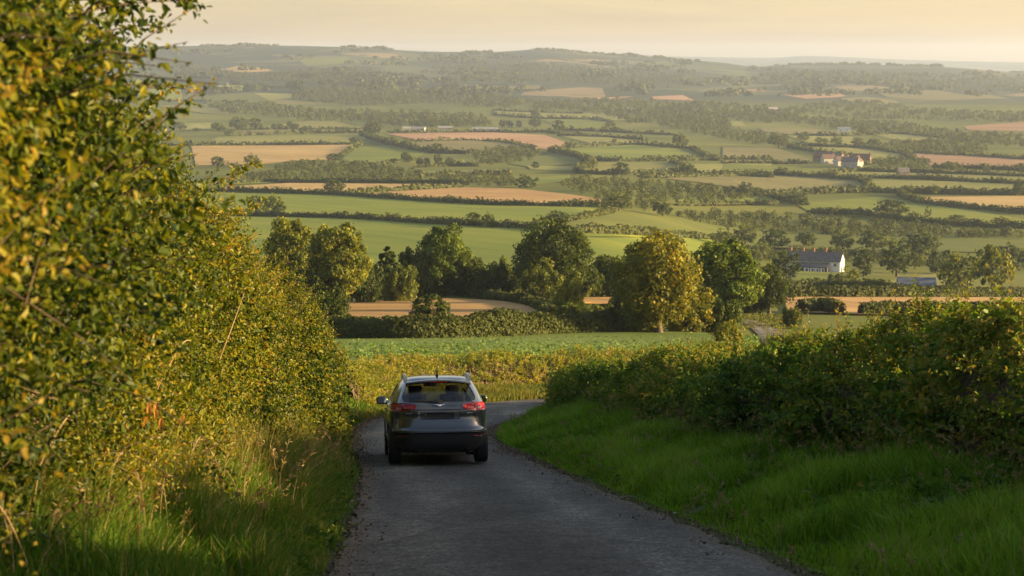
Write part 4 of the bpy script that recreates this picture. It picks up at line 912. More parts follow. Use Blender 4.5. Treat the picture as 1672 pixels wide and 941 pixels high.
# boughs overhanging into the upper left of the view
sp, tw = [], []
def bough(px0, py0, px1, py1, d0, d1, sag, nl, leaf, tone, rad=.007):
    d0, d1 = d0 * 1.45 if d0 < 9 else d0, d1 * 1.45 if d0 < 9 else d1; a = at_dist(px0, py0, d0); b = at_dist(px1, py1, d1); s = np.linspace(0, 1, 12)[:, None]; P = a * (1 - s) + b * s + np.array([0, 0, sag]) * np.sin(math.pi * s)
    tw.append(tube(P, rad * (1.1 - .85 * s[:, 0]), 5)); n = nl; t = r.uniform(.08, 1, n); q = np.stack([np.interp(t, s[:, 0], P[:, k]) for k in range(3)], 1)
    dr = unit((b - a)[None] * .6 / np.linalg.norm(b - a) + r.normal(size=(n, 3)) * .6 + [0, 0, .15])
    sp.append(make_shoots(q, dr, r.uniform(.08, .2, n), 5, np.full(n, leaf), np.clip(tone + r.normal(size=n) * .1, 0, 1), r))
for b in [(20, 60, 308, 2, 6.2, 6.6, .05, 30, .055, .42), (-20, 90, 225, 95, 6.6, 7.4, .10, 34, .055, .5), (60, 110, 262, 40, 6.8, 7.2, .06, 30, .05, .48), (10, 20, 215, 18, 6.2, 6.8, .06, 30, .055, .42), (-30, 140, 215, 165, 7, 8, .12, 36, .055, .55),
          (150, 140, 330, 150, 7.4, 7.8, .02, 16, .04, .85), (-20, 230, 200, 225, 6, 7.2, .1, 36, .055, .6), (150, 330, 300, 262, 12, 13, .1, 22, .055, .6), (60, 10, 180, -20, 6.3, 6.8, .04, 24, .055, .42), (0, 200, 130, 130, 6, 6.5, .05, 30, .055, .5), (-10, 60, 120, 60, 6, 6.5, .05, 40, .06, .45), (-10, 10, 90, 30, 6, 6.4, .05, 40, .06, .45),
          (250, 380, 420, 270, 19, 20, .1, 30, .06, .8), (300, 420, 430, 330, 22, 23, .1, 30, .06, .75), (180, 300, 262, 150, 11, 11.5, .06, 26, .05, .6)]: bough(*b)
o6 = 0; Vs, Fs, Ts = [], [], []
for V, Fc, t in sp: Vs.append(V); Fs.append(Fc + o6); Ts.append(t); o6 += len(V)
mesh('hanging_sprays', np.vstack(Vs) - c0, np.vstack(Fs), NEARLEAF, np.concatenate(Ts), hl)
for V, Fc in tw: mesh('bough', V - c0, Fc, TWIG, None, hl)
# tan arching stems through the hedge
st = []
for px0, py0, px1, py1, d0, sag in [(150, 262, 222, 218, 8.5, .06), (90, 560, 100, 480, 7, .08), (0, 560, 60, 690, 6.5, .1), (215, 600, 240, 520, 12, .05), (415, 590, 455, 480, 16, .1), (150, 770, 215, 680, 10, .2), (40, 830, 150, 930, 8, .15), (320, 640, 375, 560, 14, .25)]:
    a = at_dist(px0, py0, d0); b = at_dist(px1, py1, d0 + .2); s = np.linspace(0, 1, 14)[:, None]; st.append(tube(a * (1 - s) + b * s + np.array([.3, 0, .7]) * sag * np.sin(math.pi * s ** .7) + np.array([-.30, .1, 0]), .0045 * (1.1 - .7 * s[:, 0]), 5))
CANE = simple('tan_stem', (.36, .235, .10), .6)
for V, Fc in st: mesh('bramble_cane', V - c0, Fc, CANE, None, hl)
p = at_dist(r.normal(272, 20, 9), r.normal(674, 15, 9), r.uniform(12.3, 12.6, 9)); p[:, 0] -= .06
V, Fc = leaf_cards(p, unit(np.array([0, -.15, -1.0]) + r.normal(size=p.shape) * .3), unit(np.array([.8, -.6, .2]) + r.normal(size=p.shape) * .3), r.uniform(.06, .10, 9), r.uniform(.035, .05, 9), r)
mesh('orange_leaves', V - c0, Fc, ORANGE, r.random(len(Fc)), hl)

# ---- low golden hedge round the bend
path = resample(np.array([(-4.5, 48.5), (-4.1, 53.5), (-2.9, 57.6), (-1.0, 60.0), (1.5, 62.0), (5, 63.8), (10, 64.8), (17, 65.2), (30, 64.6)], float), 30); T = unit(np.gradient(path, axis=0)); S = np.stack([T[:, 1], -T[:, 0]], 1)
gz = H(path[:, 0], path[:, 1]); stn = np.stack([np.concatenate([path + S * a, (gz + b)[:, None]], 1) for a, b in [(-.9, -.1), (-.8, .5), (-.3, .82), (.2, .76), (.55, .5), (.68, .18), (.7, -.1)]], 1)
hg, Gg, Ng, cg = near_hedge('low_hedge', stn, 'low golden hedge glowing in the sun beyond the bend in front of the green crop', 130, 7000, GOLDLEAF, lambda G: np.where(np.linspace(0, 1, G.shape[1] - 1)[None] < .3, .3, 1.0) * np.ones((G.shape[0] - 1, 1)), .085, tone=.55, nl=8, length=(.15, .34), up=.7, core=.16, disp=((.16, 1.0, 71), (.1, .4, 72)), depth=(-.18, .1), seed=8)
n = 4000; p, nm, v, u = sample(Gg, Ng, n, np.ones((Gg.shape[0] - 1, Gg.shape[1] - 1)), r); V, Fs = blades(p - [0, 0, .15], r.uniform(.2, .42, n), r.normal(size=(n, 3)) * [.25, .25, 0], .014, r)
mesh('tall_grass', V - cg, Fs, STRAW, np.tile(np.clip(r.normal(.4, .25, n), 0, 1), 2), hg)

# ---- right hedge in its own shade
yb = [6, 12, 15, 19, 23.5, 27, 31, 36, 42, 46, 48.6]
xb = tab([(6, 5.9), (12, 5.6), (15, 5.35), (19, 5.0), (23.5, 4.5), (27, 4.05), (31, 3.5), (36, 2.85), (42, 2.15), (46, 1.35), (48.6, 1.6)])
ht = tab([(6, 3.2), (11, 2.6), (15, 1.9), (19, 1.84), (23.5, 1.98), (28, 1.86), (36, 1.66), (43, 1.3), (46, .95), (48.6, .55)])  # near end, out of view, raised to shade the left verge
stn = []
for y in yb:
    x = float(xb(y)); h = float(ht(y)); z0 = float(zr(y)); g = z0 + .42
    stn.append([(x, y, g - .2), (x - .12, y, g + h * .22), (x - .12, y, g + h * .48), (x + .12, y, z0 + h * .84), (x + .55, y, z0 + h), (x + 1.2, y, z0 + h * .98), (x + 1.7, y, g + h * .35)])
for (x, y, h) in [(3.4, 51.4, .9), (6, 53.0, 1.3), (11, 54.2, 1.4), (20, 54.2, 1.4)]:
    z0 = float(H(x, y)[0]); stn.append([(x - .1, y + .5, z0 - .2), (x - .12, y + .5, z0 + h * .3), (x, y + .45, z0 + h * .6), (x, y + .3, z0 + h * .9), (x, y - .2, z0 + h), (x, y - .9, z0 + h * .95), (x, y - 1.4, z0 + h * .3)])
stn = np.array(stn)
hr_, Gr, Nr, cr = near_hedge('bramble_hedge', stn, 'bushy dark green hedge with sunlit tips along the right verge', 200, 13000, SHADYLEAF, lambda G: np.where(np.linspace(0, 1, G.shape[1] - 1)[None] > .8, .35, 1.0) * np.where(G[:-1, :-1, 1] < 13, .15, 1.0), lambda p: .105 * (1 + .35 * vnoise(p / 1.2, 69)), tone=.58, nl=9, seed=9, core=.34, up=.35, disp=((.30, 1.6, 81), (.24, .65, 82), (.08, .22, 83)))
n = 2600; vv = np.linspace(0, 1, Gr.shape[1] - 1)[None]; p, nm, v, u = sample(Gr, Nr, n, np.where((vv > .5) & (vv < .9), 1.0, .02) * np.where(Gr[:-1, :-1, 1] < 14, .1, 1.0), r)
d = unit(np.array([0, 0, 1.0]) + r.normal(size=p.shape) * .22); L = r.uniform(.15, .45, n) * np.where(r.random(n) < .05, 1.6, 1)
p2, nm, v, u = sample(Gr, Nr, 260, np.where((vv > .58) & (vv < .8), 1.0, 0.0) * np.where(Gr[:-1, :-1, 1] < 16, .1, 1.0), r); d2 = unit(np.array([0, 0, 1.0]) + r.normal(size=p2.shape) * .16)
p = np.vstack([p, p2]); d = np.vstack([d, d2]); L = np.r_[L, r.uniform(.4, .95, 260)]; n = len(p)
V, Fc, tt = make_shoots(p, d, L, 14, r.uniform(.055, .09, n), np.clip(.78 + r.normal(size=n) * .12, 0, 1), r); mesh('shoots', V - cr, Fc, SHADYLEAF, tt, hr_)  # tip shoots tinted lighter to put sunlight into the hedge top
V, Fc = join([tube(np.stack([p[i] - [0, 0, .1], p[i] + d[i] * L[i] * .5, p[i] + d[i] * L[i] - [0, 0, .2 * L[i]]]), np.array([.006, .004, .0015]), 3) for i in range(n)]); mesh('stems', V - cr, Fc, TWIG, None, hr_)

# ---- dry stalks and rank grass at the feet of the hedges: one countless mass each
def stalks(name, P, h, label, head=True, seed=1):
    r = np.random.default_rng(seed); parts, cardsV, cardsF, o = [], [], [], 0
    for q, hh in zip(P, h):
        a = r.uniform(0, 6.28); lean = np.array([math.cos(a), math.sin(a), 0]) * r.uniform(.08, .5) * hh; s = np.linspace(0, 1, 6)[:, None]
        C = q + np.array([0, 0, hh]) * s + lean * s ** 2.2 - np.array([0, 0, .22 * hh]) * s ** 4; parts.append(tube(C, .0032 * (1.2 - .8 * s[:, 0]), 3))
        k = 9; t = r.uniform(.72, 1, k); qq = np.stack([np.interp(t, s[:, 0], C[:, i]) for i in range(3)], 1); dd = unit(C[-1] - C[-2] + r.normal(size=(k, 3)) * .05)
        V, Fc = leaf_cards(qq, dd, unit(r.normal(size=(k, 3))), .05, .012, r); cardsV.append(V); cardsF.append(Fc + o); o += len(V)
    V1, F1 = join(parts); V = np.vstack([V1] + cardsV); Fc = np.vstack([F1, np.vstack(cardsF) + len(V1)])
    return tag(mesh(name, V, Fc, STRAW, np.clip(r.normal(.45, .22, len(Fc)), 0, 1)), label, 'grass', kind='stuff')
y = r.uniform(6, 44, 520); y = 6 + (y - 6) ** 1.25 / 38 ** .25; x = BAS(y) + r.uniform(-.1, 1.0, len(y)) * np.clip(1 - y / 90, .4, 1); x = np.minimum(x, np.interp(y, EL[:100, 1], EL[:100, 0]) - .15)
stalks('dry_grass', np.stack([x, y, H(x, y)], -1), r.uniform(.35, .95, len(y)), 'straw coloured seeding grass stalks along the foot of the left hedge', seed=4)
y = r.uniform(14, 44, 420); x = xb(y) + r.uniform(-.75, .15, len(y)); stalks('dry_grass', np.stack([x, y, H(x, y)], -1), r.uniform(.3, .8, len(y)), 'dead brown grass stalks along the foot of the right hedge', seed=5)

def verge(name, xl, xr, y0, y1, n, h, m, label, tone, seed, ybias=1.0, tall=0.0):
    r = np.random.default_rng(seed); y = y0 + (y1 - y0) * r.random(n) ** ybias; a, b = xl(y), xr(y); x = a + (b - a) * r.random(n); p = np.stack([x, y, 0 * x], -1)
    k1 = vnoise(np.stack([x / .55, y / .7, 0 * x], -1), 91); k2 = vnoise(np.stack([x / 1.9, y / 2.4, 0 * x], -1), 92); keep = r.random(n) < np.clip(.70 + .6 * k1, .4, 1)
    x, y, k1, k2 = x[keep], y[keep], k1[keep], k2[keep]; n = len(x); edge = np.clip(np.minimum(x - xl(y), xr(y) - x) / .35, .35, 1)
    p = np.stack([x, y, H(x, y) - .02], -1); ins = np.clip((x - xl(y)) / (xr(y) - xl(y) + 1e-6), 0, 1); ins = 1 - ins if tall < 0 else ins; hh = (h + abs(tall) * ins ** 1.6) * r.uniform(.5, 1.25, n) * (1 + .75 * k1 + .45 * k2) * edge
    an = r.uniform(0, 6.28, n) ; lean = np.stack([np.cos(an), np.sin(an), 0 * an], -1) * r.uniform(.15, .8, (n, 1)) + np.stack([.35 * k2, .3 * k1, 0 * k1], -1)
    V, Fs = blades(p, hh, lean, r.uniform(.008, .02, n) * np.clip(y / 22, .8, 1.8), r)
    t = np.clip(tone + .2 * k2 + .15 * k1 + r.normal(size=n) * .2 + .4 * (r.random(n) < .06), 0, 1)
    tag(mesh(name, V, Fs, m, np.tile(t, 2)), label, 'grass', kind='stuff')
rdR = lambda y: np.interp(y, ER[:100, 1], ER[:100, 0]); rdL = lambda y: np.interp(y, EL[:100, 1], EL[:100, 0])
verge('verge_grass', lambda y: rdR(y) + .12, lambda y: np.maximum(xb(np.minimum(y, 46)) + .1, rdR(y) + .3), 10.5, 46.5, 190000, .21, GRASS, 'lush green grass on the right verge between lane and hedge', .45, 21, 1.15, .16)
verge('verge_grass', lambda y: BAS(y) - .2, lambda y: rdL(y) - .08, 6, 49.5, 130000, .23, GRASSL, 'rough green grass on the left verge under the tall hedge', .5, 22, 1.15, -.26)
n = 20000; y = 5.5 + 26 * r.random(n) ** 1.8; x = BAS(y) + r.uniform(-.4, .6, n) * np.clip(1.1 - y / 40, .3, 1); k1 = vnoise(np.stack([x / .5, y / .6, 0 * x], -1), 97)
V, Fs = blades(np.stack([x, y, H(x, y) - .02], -1), r.uniform(.25, .8, n) * (1 + .5 * k1), r.normal(size=(n, 3)) * [.35, .35, 0], r.uniform(.005, .011, n), r)
tag(mesh('tall_grass', V, Fs, STRAW2, np.tile(np.clip(.45 + .25 * k1 + r.normal(size=n) * .2, 0, 1), 2)), 'tall yellowing grass and weeds at the foot of the left hedge', 'grass', kind='stuff')
# sunlit strip on the outside of the bend
i0, i1 = 84, 160
u = r.random(42000) * (i1 - i0) + i0; k = u.astype(int); f = (u - k)[:, None]; a = EL[k] * (1 - f) + EL[k + 1] * f; dv = unit(EL[k] - ER[k]); q = a + dv * (r.random((len(a), 1)) * 2.0 + .08)
k1 = vnoise(np.stack([q[:, 0] / .7, q[:, 1] / .7, 0 * u], -1), 93); n = len(q); an = r.uniform(0, 6.28, n)
V, Fs = blades(np.stack([q[:, 0], q[:, 1], H(q[:, 0], q[:, 1]) - .02], -1), .2 * r.uniform(.5, 1.3, n) * (1 + .4 * k1), np.stack([np.cos(an), np.sin(an), 0 * an], -1) * r.uniform(.1, .6, (n, 1)), .02, r)
tag(mesh('verge_grass', V, Fs, STRAW2, np.tile(np.clip(.40 + .15 * k1 + r.normal(size=n) * .12, 0, 1), 2)), 'bright sunlit grass on the outside of the bend', 'grass', kind='stuff')
u = r.random(16000) * 70 + 62; k = u.astype(int); f = (u - k)[:, None]; a = ER[k] * (1 - f) + ER[k + 1] * f; dv = unit(ER[k] - EL[k]); q = a + dv * (r.random((len(a), 1)) * 1.3 + .08); n = len(q); an = r.uniform(0, 6.28, n)
V, Fs = blades(np.stack([q[:, 0], q[:, 1], H(q[:, 0], q[:, 1]) - .02], -1), .2 * r.uniform(.5, 1.3, n), np.stack([np.cos(an), np.sin(an), 0 * an], -1) * r.uniform(.1, .6, (n, 1)), .02, r)
tag(mesh('verge_grass', V, Fs, GRASS, np.tile(np.clip(.5 + r.normal(size=n) * .14, 0, 1), 2)), 'grass on the inside of the bend under the right hedge', 'grass', kind='stuff')
# docks, nettles and coarse tufts among the grass
def weeds(label, x, y, tone, seed, L=(.10, .32), leaf=(.04, .11)):
    r = np.random.default_rng(seed); n = len(x); p = np.stack([x, y, H(x, y)], -1); d = unit(np.array([0, 0, .8]) + r.normal(size=(n, 3)) * .45)
    V, Fc, tt = make_shoots(p, d, r.uniform(*L, n), 8, r.uniform(*leaf, n), np.clip(tone + r.normal(size=n) * .12, 0, 1), r); tag(mesh('weeds', V, Fc, SHADYLEAF, tt), label, 'weeds', kind='stuff')
y = 11 + 35 * r.random(2600); k = r.random(2600) ** .5; x = rdR(y) * (1 - k) + xb(np.minimum(y, 46)) * k + .12; kk = vnoise(np.stack([x / .8, y / 1.1, 0 * x], -1), 98) > .0
weeds('docks, nettles and other weeds in the right verge', x[kk], y[kk], .5, 41)
y = 7 + 38 * r.random(2200) ** 1.2; k = r.random(2200) ** .6; x = rdL(y) * (1 - k) + BAS(y) * k; kk = vnoise(np.stack([x / .8, y / 1.1, 0 * x], -1), 99) > -.1
weeds('nettles and other weeds in the left verge', x[kk], y[kk], .5, 42)
n = 700; y = 11 + 34 * r.random(n); k = r.random(n); x = rdR(y) * (1 - k) + xb(np.minimum(y, 46)) * k; kk = vnoise(np.stack([x / .9, y / 1.3, 0 * x], -1), 90) > .15; y, x = y[kk], x[kk]
stalks('dry_grass', np.stack([x, y, H(x, y)], -1), r.uniform(.2, .5, len(x)), 'thin seeding grass stems scattered over the right verge', seed=43)
# grass beside the far piece of lane
g = ground_at(r.uniform(1205, 1290, 2500), r.uniform(514, 538, 2500)); V, Fc = cards(g + [0, 0, .05], unit(r.normal(size=g.shape) + [0, 0, .9]), .35, r)
tag(mesh('verge_grass', V, Fc, HEDGE_FAR, np.clip(r.normal(.7, .12, len(Fc)), 0, 1)), 'sunlit grass bank beside the far piece of lane', 'grass', kind='stuff')
# crop plants
P = ground_at(r.uniform(540, 1240, 36000), 551 + 47 * r.random(36000) ** .75); row = np.sin((P[:, 1] * .9 + P[:, 0] * .22) * 2 * math.pi / 1.6); P = P[row > -.35]; P[:, 2] += .15
V, Fc = cards(P, unit(r.normal(size=P.shape) + [.2, -.1, .6]), .27 * r.uniform(.6, 1.3, len(P)), r); tc = .52 + .36 * vnoise(P / [30, 5, 9], 95)
CROP = leafy('crop_leaves', [(0, (.04, .09, .02)), (.5, (.085, .16, .035)), (.8, (.16, .21, .035)), (1, (.25, .25, .05))], .4, .6, .2)
tag(mesh('crop_plants', V, Fc, CROP, np.clip(tc + r.normal(size=len(Fc)) * .13, 0, 1)), 'rows of low leafy crop plants beyond the golden hedge', 'crop', kind='stuff')

# ---- grit, stones and dead leaves washed to the road edges
GRIT = leafy('edge_litter_tones', [(0, (.035, .028, .02)), (.4, (.10, .07, .04)), (.75, (.17, .12, .075)), (1, (.28, .23, .17))], .05, .85, .25)
def litter(E, C, n, w, label, seed, k0=8, k1=95):
    r = np.random.default_rng(seed); u = k0 + (k1 - k0) * r.random(n); k = u.astype(int); f = (u - k)[:, None]; a = E[k] * (1 - f) + E[k + 1] * f; dv = unit(C[k] - E[k]); cl = .5 + .5 * vnoise(np.stack([a[:, 0], a[:, 1] / .8, 0 * u], -1), 96)
    q = a + dv * (np.abs(r.normal(size=(n, 1))) * w * (.35 + cl[:, None]) - .13); z = H(q[:, 0], q[:, 1]); z = np.where(((q - a) * dv).sum(1) > 0, z + .135, z + .04)
    p = np.stack([q[:, 0], q[:, 1], z], -1); V, Fc = cards(p, unit(r.normal(size=p.shape) * .45 + [0, 0, 1]), r.gamma(2.2, .006, n) + .008, r)
    tag(mesh('leaf_litter', V, Fc, GRIT, np.clip(r.normal(.45, .25, n), 0, 1)), label, 'leaf litter', kind='stuff')
litter(EL, CL, 13000, .22, 'dead leaves and grit along the left edge of the lane', 31)
litter(ER, CL, 16000, .24, 'dead leaves and gravel along the right edge of the lane', 32)
# ------------------------------------------------------------------ buildings
WHITE = noisy('white_render', (.62, .60, .56), (.78, .76, .72), .7, .85)
NOTWHITE = noisy('old_white_render', (.25, .245, .23), (.32, .31, .295), .7, .85)
CREAMW = noisy('cream_render', (.36, .33, .28), (.46, .43, .37), .7, .85)
BRICKW = noisy('brick_wall', (.15, .095, .072), (.22, .135, .10), 1.5, .9)
SLATE = noisy('slate_roof', (.075, .07, .072), (.14, .125, .12), 1.2, .8)
TILE = noisy('clay_tile_roof', (.10, .065, .05), (.15, .095, .07), 1.2, .85)
PALEROOF = noisy('pale_sheet_roof', (.22, .215, .21), (.30, .29, .28), .5, .8)
PANE = simple('window_pane', (.03, .035, .04), .12, 0, .7)
BRICK = noisy('chimney_brick', (.25, .12, .08), (.36, .18, .12), 4, .9)
def gable_house(name, px, py, yaw, L, W, eave, apex, wall, roof, label, cat='house', group=None, chim=(), wins=(), gwins=(), dn=0):
    g = ground_at([px], [py])[0]; o = empty(name, (g[0], g[1], g[2] - .1), yaw); tag(o, label, cat, group); l, w = L / 2, W / 2
    V = np.array([(-l, -w, -1), (l, -w, -1), (l, w, -1), (-l, w, -1), (-l, -w, eave), (l, -w, eave), (l, w, eave), (-l, w, eave), (-l, 0, apex), (l, 0, apex)], float)
    mesh('walls', V, [np.array([(0, 1, 5, 4), (2, 3, 7, 6)]), np.array([(1, 2, 6, 9, 5), (3, 0, 4, 8, 7)])], wall, None, o)
    a = math.atan2(apex - eave, w); ov = .35; Vr = []; Fr = []; k = 0; t = .14
    for s in (-1, 1):
        e0 = np.array([0, s * (w + ov), eave - ov * math.tan(a) + .06]); e1 = np.array([0, 0, apex + .06]); up = np.array([0, 0, t])
        q = [e0 + [-l - .25, 0, 0], e0 + [l + .25, 0, 0], e1 + [l + .25, 0, 0], e1 + [-l - .25, 0, 0]]; Vr += q + [p + up for p in q]
        Fr += [[k + i for i in f] for f in ((0, 1, 2, 3), (4, 5, 6, 7), (0, 1, 5, 4), (1, 2, 6, 5), (2, 3, 7, 6), (3, 0, 4, 7))]; k += 8
    rf = mesh('roof', np.array(Vr), np.array(Fr), roof, None, o)
    for cx in chim:
        V, Fc = join([box((cx, 0, apex + .35), (.7, .55, 1.3)), box((cx, 0, apex + 1.03), (.82, .67, .12))]); c = mesh('chimney', V, Fc, BRICK, None, rf)
        V, Fc = join([tube(np.array([(cx + q, 0, apex + 1.05), (cx + q, 0, apex + 1.45)]), np.array([.13, .1]), 8) for q in (-.18, .18)]); mesh('chimney_pots', V, Fc, TILE, None, rf)
    def win(c, s, ax):
        V, Fc = box(c, s); f = mesh('window', V, Fc, WHITE, None, o); b = .08
        for q in (-1, 1):
            c2 = np.array(c, float); s2 = np.array(s, float); c2[ax] += q * (s[ax] / 4 - b / 4); s2[ax] = s[ax] / 2 - b * 1.5; s2[2] -= b * 2.2; j = 1 - ax
            s2[j] = s[j] + .03; V2, F2 = box(c2, s2); mesh('pane', V2, F2, PANE, None, f)
    for x, z, ww, hh in wins: win((x, -w - .01, z), (ww, .12, hh), 0)
    for y, z, ww, hh in gwins: win((l + .01, y, z), (.12, ww, hh), 1)
    return o
fh = gable_house('farmhouse', 1331, 443, R(-21), 15.5, 6.0, 3.4, 5.6, WHITE, SLATE, 'long white farmhouse with a dark slate roof and a sunlit gable end', chim=(-7.2, -3.6, -.6, 2.9), wins=((4.2, 2.4, .9, 1.0), (6.3, 2.4, .9, 1.0), (-1.5, 2.5, .9, .9), (-5.5, 2.4, 1.0, 1.0)), gwins=((-1.2, 1.1, .9, 1.1), (1.1, 1.1, .9, 1.1), (0, 3.1, .8, 1.0)))
# lean-to with white windows against the long side
V = np.array([(-4.2, -3.02, -1), (4.6, -3.02, -1), (4.6, -5.6, -1), (-4.2, -5.6, -1), (-4.2, -3.02, 2.75), (4.6, -3.02, 2.75), (4.6, -5.6, 1.75), (-4.2, -5.6, 1.75)])
lt = mesh('lean_to', V, np.array([(3, 2, 6, 7), (2, 1, 5, 6), (0, 3, 7, 4)]), noisy('dark_boards', (.05, .042, .036), (.09, .075, .06), 1), None, fh)
V, Fc = box((.2, 0, 0), (9.3, 2.95, .12)); Rm = np.array(Matrix.Rotation(math.atan2(1.0, 2.58), 3, 'X')); V = V @ Rm.T + np.array([0, -4.36, 2.35]); mesh('lean_to_roof', V, Fc, SLATE, None, lt)
for x, ww in [(-1.3, 1.5), (.35, 1.2), (1.75, 1.2), (3.3, 1.2)]:
    V, Fc = box((x, -5.62, .95), (ww, .1, 1.25)); f = mesh('window', V, Fc, WHITE, None, lt); V, Fc = box((x + .12, -5.68, 1.0), (ww * .42, .04, .8)); mesh('pane', V, Fc, PANE, None, f)
gable_house('farm_shed', 1496, 476, R(-8), 7.2, 4.5, 1.7, 2.8, noisy('blue_grey_sheet', (.20, .25, .33), (.27, .32, .40), .8, .5), noisy('blue_grey_roof', (.09, .105, .13), (.13, .145, .17), .6, .8), 'blue grey metal shed half hidden behind the right hedge tips', 'shed', wins=((1.4, .9, 1.2, .8),))
gable_house('farm_barn', 792, 216, R(-4), 26, 9, 3.2, 5.0, CREAMW, PALEROOF, 'long low barn with a pale grey roof above the peach field', 'barn')
gable_house('farm_barn', 664, 214, R(6), 9, 7, 2.6, 4.4, CREAMW, PALEROOF, 'leftmost small pale barn left of the long pale roof', 'barn')
gable_house('farm_barn', 684, 214, R(-10), 13, 7, 2.6, 4.3, CREAMW, PALEROOF, 'pale barn between the small left barn and the trees', 'barn')
gable_house('farm_barn', 727, 213, R(2), 15, 8, 2.8, 4.4, CREAMW, PALEROOF, 'pale barn seen through trees close left of the long pale roof', 'barn')
for px, py, yaw, L, W, e, a, wl_, rf_, lab in [
    (1342, 264, -25, 11, 7, 4.0, 7.0, BRICKW, TILE, 'leftmost brick cottage of the village in the trees'), (1352, 267, 15, 9, 6, 3.8, 6.4, CREAMW, TILE, 'cream cottage with a clay roof, second from the left in the village'),
    (1363, 266, -35, 12, 7, 4.2, 7.2, BRICKW, SLATE, 'brick cottage with a slate roof in the middle of the village'), (1375, 271, 20, 10, 6.5, 3.8, 6.6, CREAMW, TILE, 'cream cottage left of the whitest village house'),
    (1388, 274, -18, 11, 7, 4.4, 7.2, NOTWHITE, SLATE, 'whitest house of the village, lowest on the slope'), (1398, 273, 60, 10, 6.5, 4.0, 7.0, NOTWHITE, TILE, 'pale village house turned gable on, right of the whitest one'),
    (1407, 268, -20, 12, 7, 4.2, 7.2, BRICKW, TILE, 'rightmost brick house of the village with a long roof'), (1474, 287, 10, 7, 5, 2.6, 5.0, BRICKW, SLATE, 'lone small dark barn in the field right of the village'),
    (1378, 215, -10, 13, 7, 2.8, 4.6, WHITE, PALEROOF, 'pale farm building under the far belt at right'), (1262, 184, 12, 12, 8, 4, 7, CREAMW, PALEROOF, 'tiny pale house at the foot of the far hill')]:
    gable_house('cottage', px, py, R(yaw), L, W, e, a, wl_, rf_, lab, chim=(L / 2 - .6,) if a > 6 else (), gwins=((0, 1.6, 1.2, 1.3),), wins=((-L / 4, 1.6, 1.2, 1.2), (L / 4, 1.6, 1.2, 1.2)))

# ------------------------------------------------------------------ the car
PAINT = simple('dark_grey_car_paint', (.062, .07, .083), .26, .55, .5, Coat_Weight=1.0, Coat_Roughness=.06)
BLACKP = simple('black_plastic', (.014, .014, .015), .55); RUBBER = simple('tyre_rubber', (.014, .014, .014), .85); CHROME = simple('chrome', (.75, .75, .76), .18, 1.0)
SILVER = simple('silver_trim', (.42, .42, .43), .3, 1.0); REDL = simple('red_lamp_lens', (.28, .005, .010), .4, 0, .3); REDD = simple('dark_red_lens', (.11, .004, .006), .14, 0, .6)
PINK = simple('pale_lamp_lens', (.32, .10, .10), .15, 0, .6); SEATM = simple('seat_cloth', (.02, .021, .024), .8); ALLOY = simple('alloy', (.3, .3, .31), .35, .9)
def glass_mat(name, tint, alpha):
    m, nt, out = new_mat(name); g = N(nt, 'ShaderNodeBsdfGlossy', Roughness=.03); g.inputs[0].default_value = (1, 1, 1, 1); t = N(nt, 'ShaderNodeBsdfTransparent'); t.inputs[0].default_value = (*tint, 1)
    lw = N(nt, 'ShaderNodeLayerWeight', Blend=.5); fr = ramp(nt, [(0, .03), (.6, .06), (.85, .22), (1, .9)], lw.outputs['Facing']); mx = N(nt, 'ShaderNodeMixShader'); nt.links.new(fr.outputs[0], mx.inputs[0]); nt.links.new(t.outputs[0], mx.inputs[1]); nt.links.new(g.outputs[0], mx.inputs[2]); nt.links.new(mx.outputs[0], out.inputs[0]); return m
GLASSR = glass_mat('privacy_glass', (.52, .54, .54), 1); GLASS = glass_mat('car_glass', (.95, .97, .96), 1)
#        z     half width  rear y  front y
SL = np.array([(.22, .78, -2.02, 2.0), (.30, .86, -2.12, 2.1), (.40, .895, -2.17, 2.16), (.55, .915, -2.2, 2.2), (.64, .925, -2.21, 2.2), (.70, .925, -2.155, 2.19), (.80, .925, -2.125, 2.16), (.90, .925, -2.11, 2.08), (.98, .92, -2.12, 1.92), (1.05, .905, -2.11, 1.62),
               (1.10, .885, -2.085, 1.22), (1.16, .86, -2.03, 1.05), (1.24, .825, -1.96, .90), (1.34, .78, -1.86, .70), (1.44, .73, -1.755, .48), (1.52, .68, -1.66, .24), (1.57, .63, -1.60, .02), (1.605, .56, -1.50, -.2), (1.63, .45, -1.32, -.45), (1.642, .28, -1.0, -.6)])
ZS = np.linspace(.22, 1.642, 64); fW, fR, fF = (pchip([(s[0], s[k]) for s in SL]) for k in (1, 2, 3)); EXP = pchip([(.22, 4.2), (.7, 5.0), (1.0, 5.0), (1.3, 4.4), (1.642, 3.2)])
def stack(zs, inset=0.0, k=96, zoff=0.0):
    th = np.arange(k) * 2 * math.pi / k; V = []
    for z in zs:
        w = fW(z) - inset; r0, f0 = fR(z) + inset, fF(z) - inset; n = EXP(z); c, s = np.cos(th), np.sin(th)
        V.append(np.stack([w * np.sign(c) * np.abs(c) ** (2 / n), (r0 + f0) / 2 + (f0 - r0) / 2 * np.sign(s) * np.abs(s) ** (2 / n), np.full(k, z + zoff)], 1))
    V = np.array(V); n = len(zs); Vf = V.reshape(-1, 3); Fc = grid_faces(n, k, 0, True)
    Vf = np.vstack([Vf, V[0].mean(0), V[-1].mean(0)]); a = np.arange(k); b = (a + 1) % k
    return Vf, [Fc, np.stack([b, a, np.full(k, n * k)], 1), np.stack([a + (n - 1) * k, b + (n - 1) * k, np.full(k, n * k + 1)], 1)]
def rear_y(x, z):
    w, r0, f0, n = fW(z), fR(z), fF(z), EXP(z); q = np.clip(np.abs(x) / w, 0, .999) ** n
    return (r0 + f0) / 2 - (f0 - r0) / 2 * (1 - q) ** (1 / n)
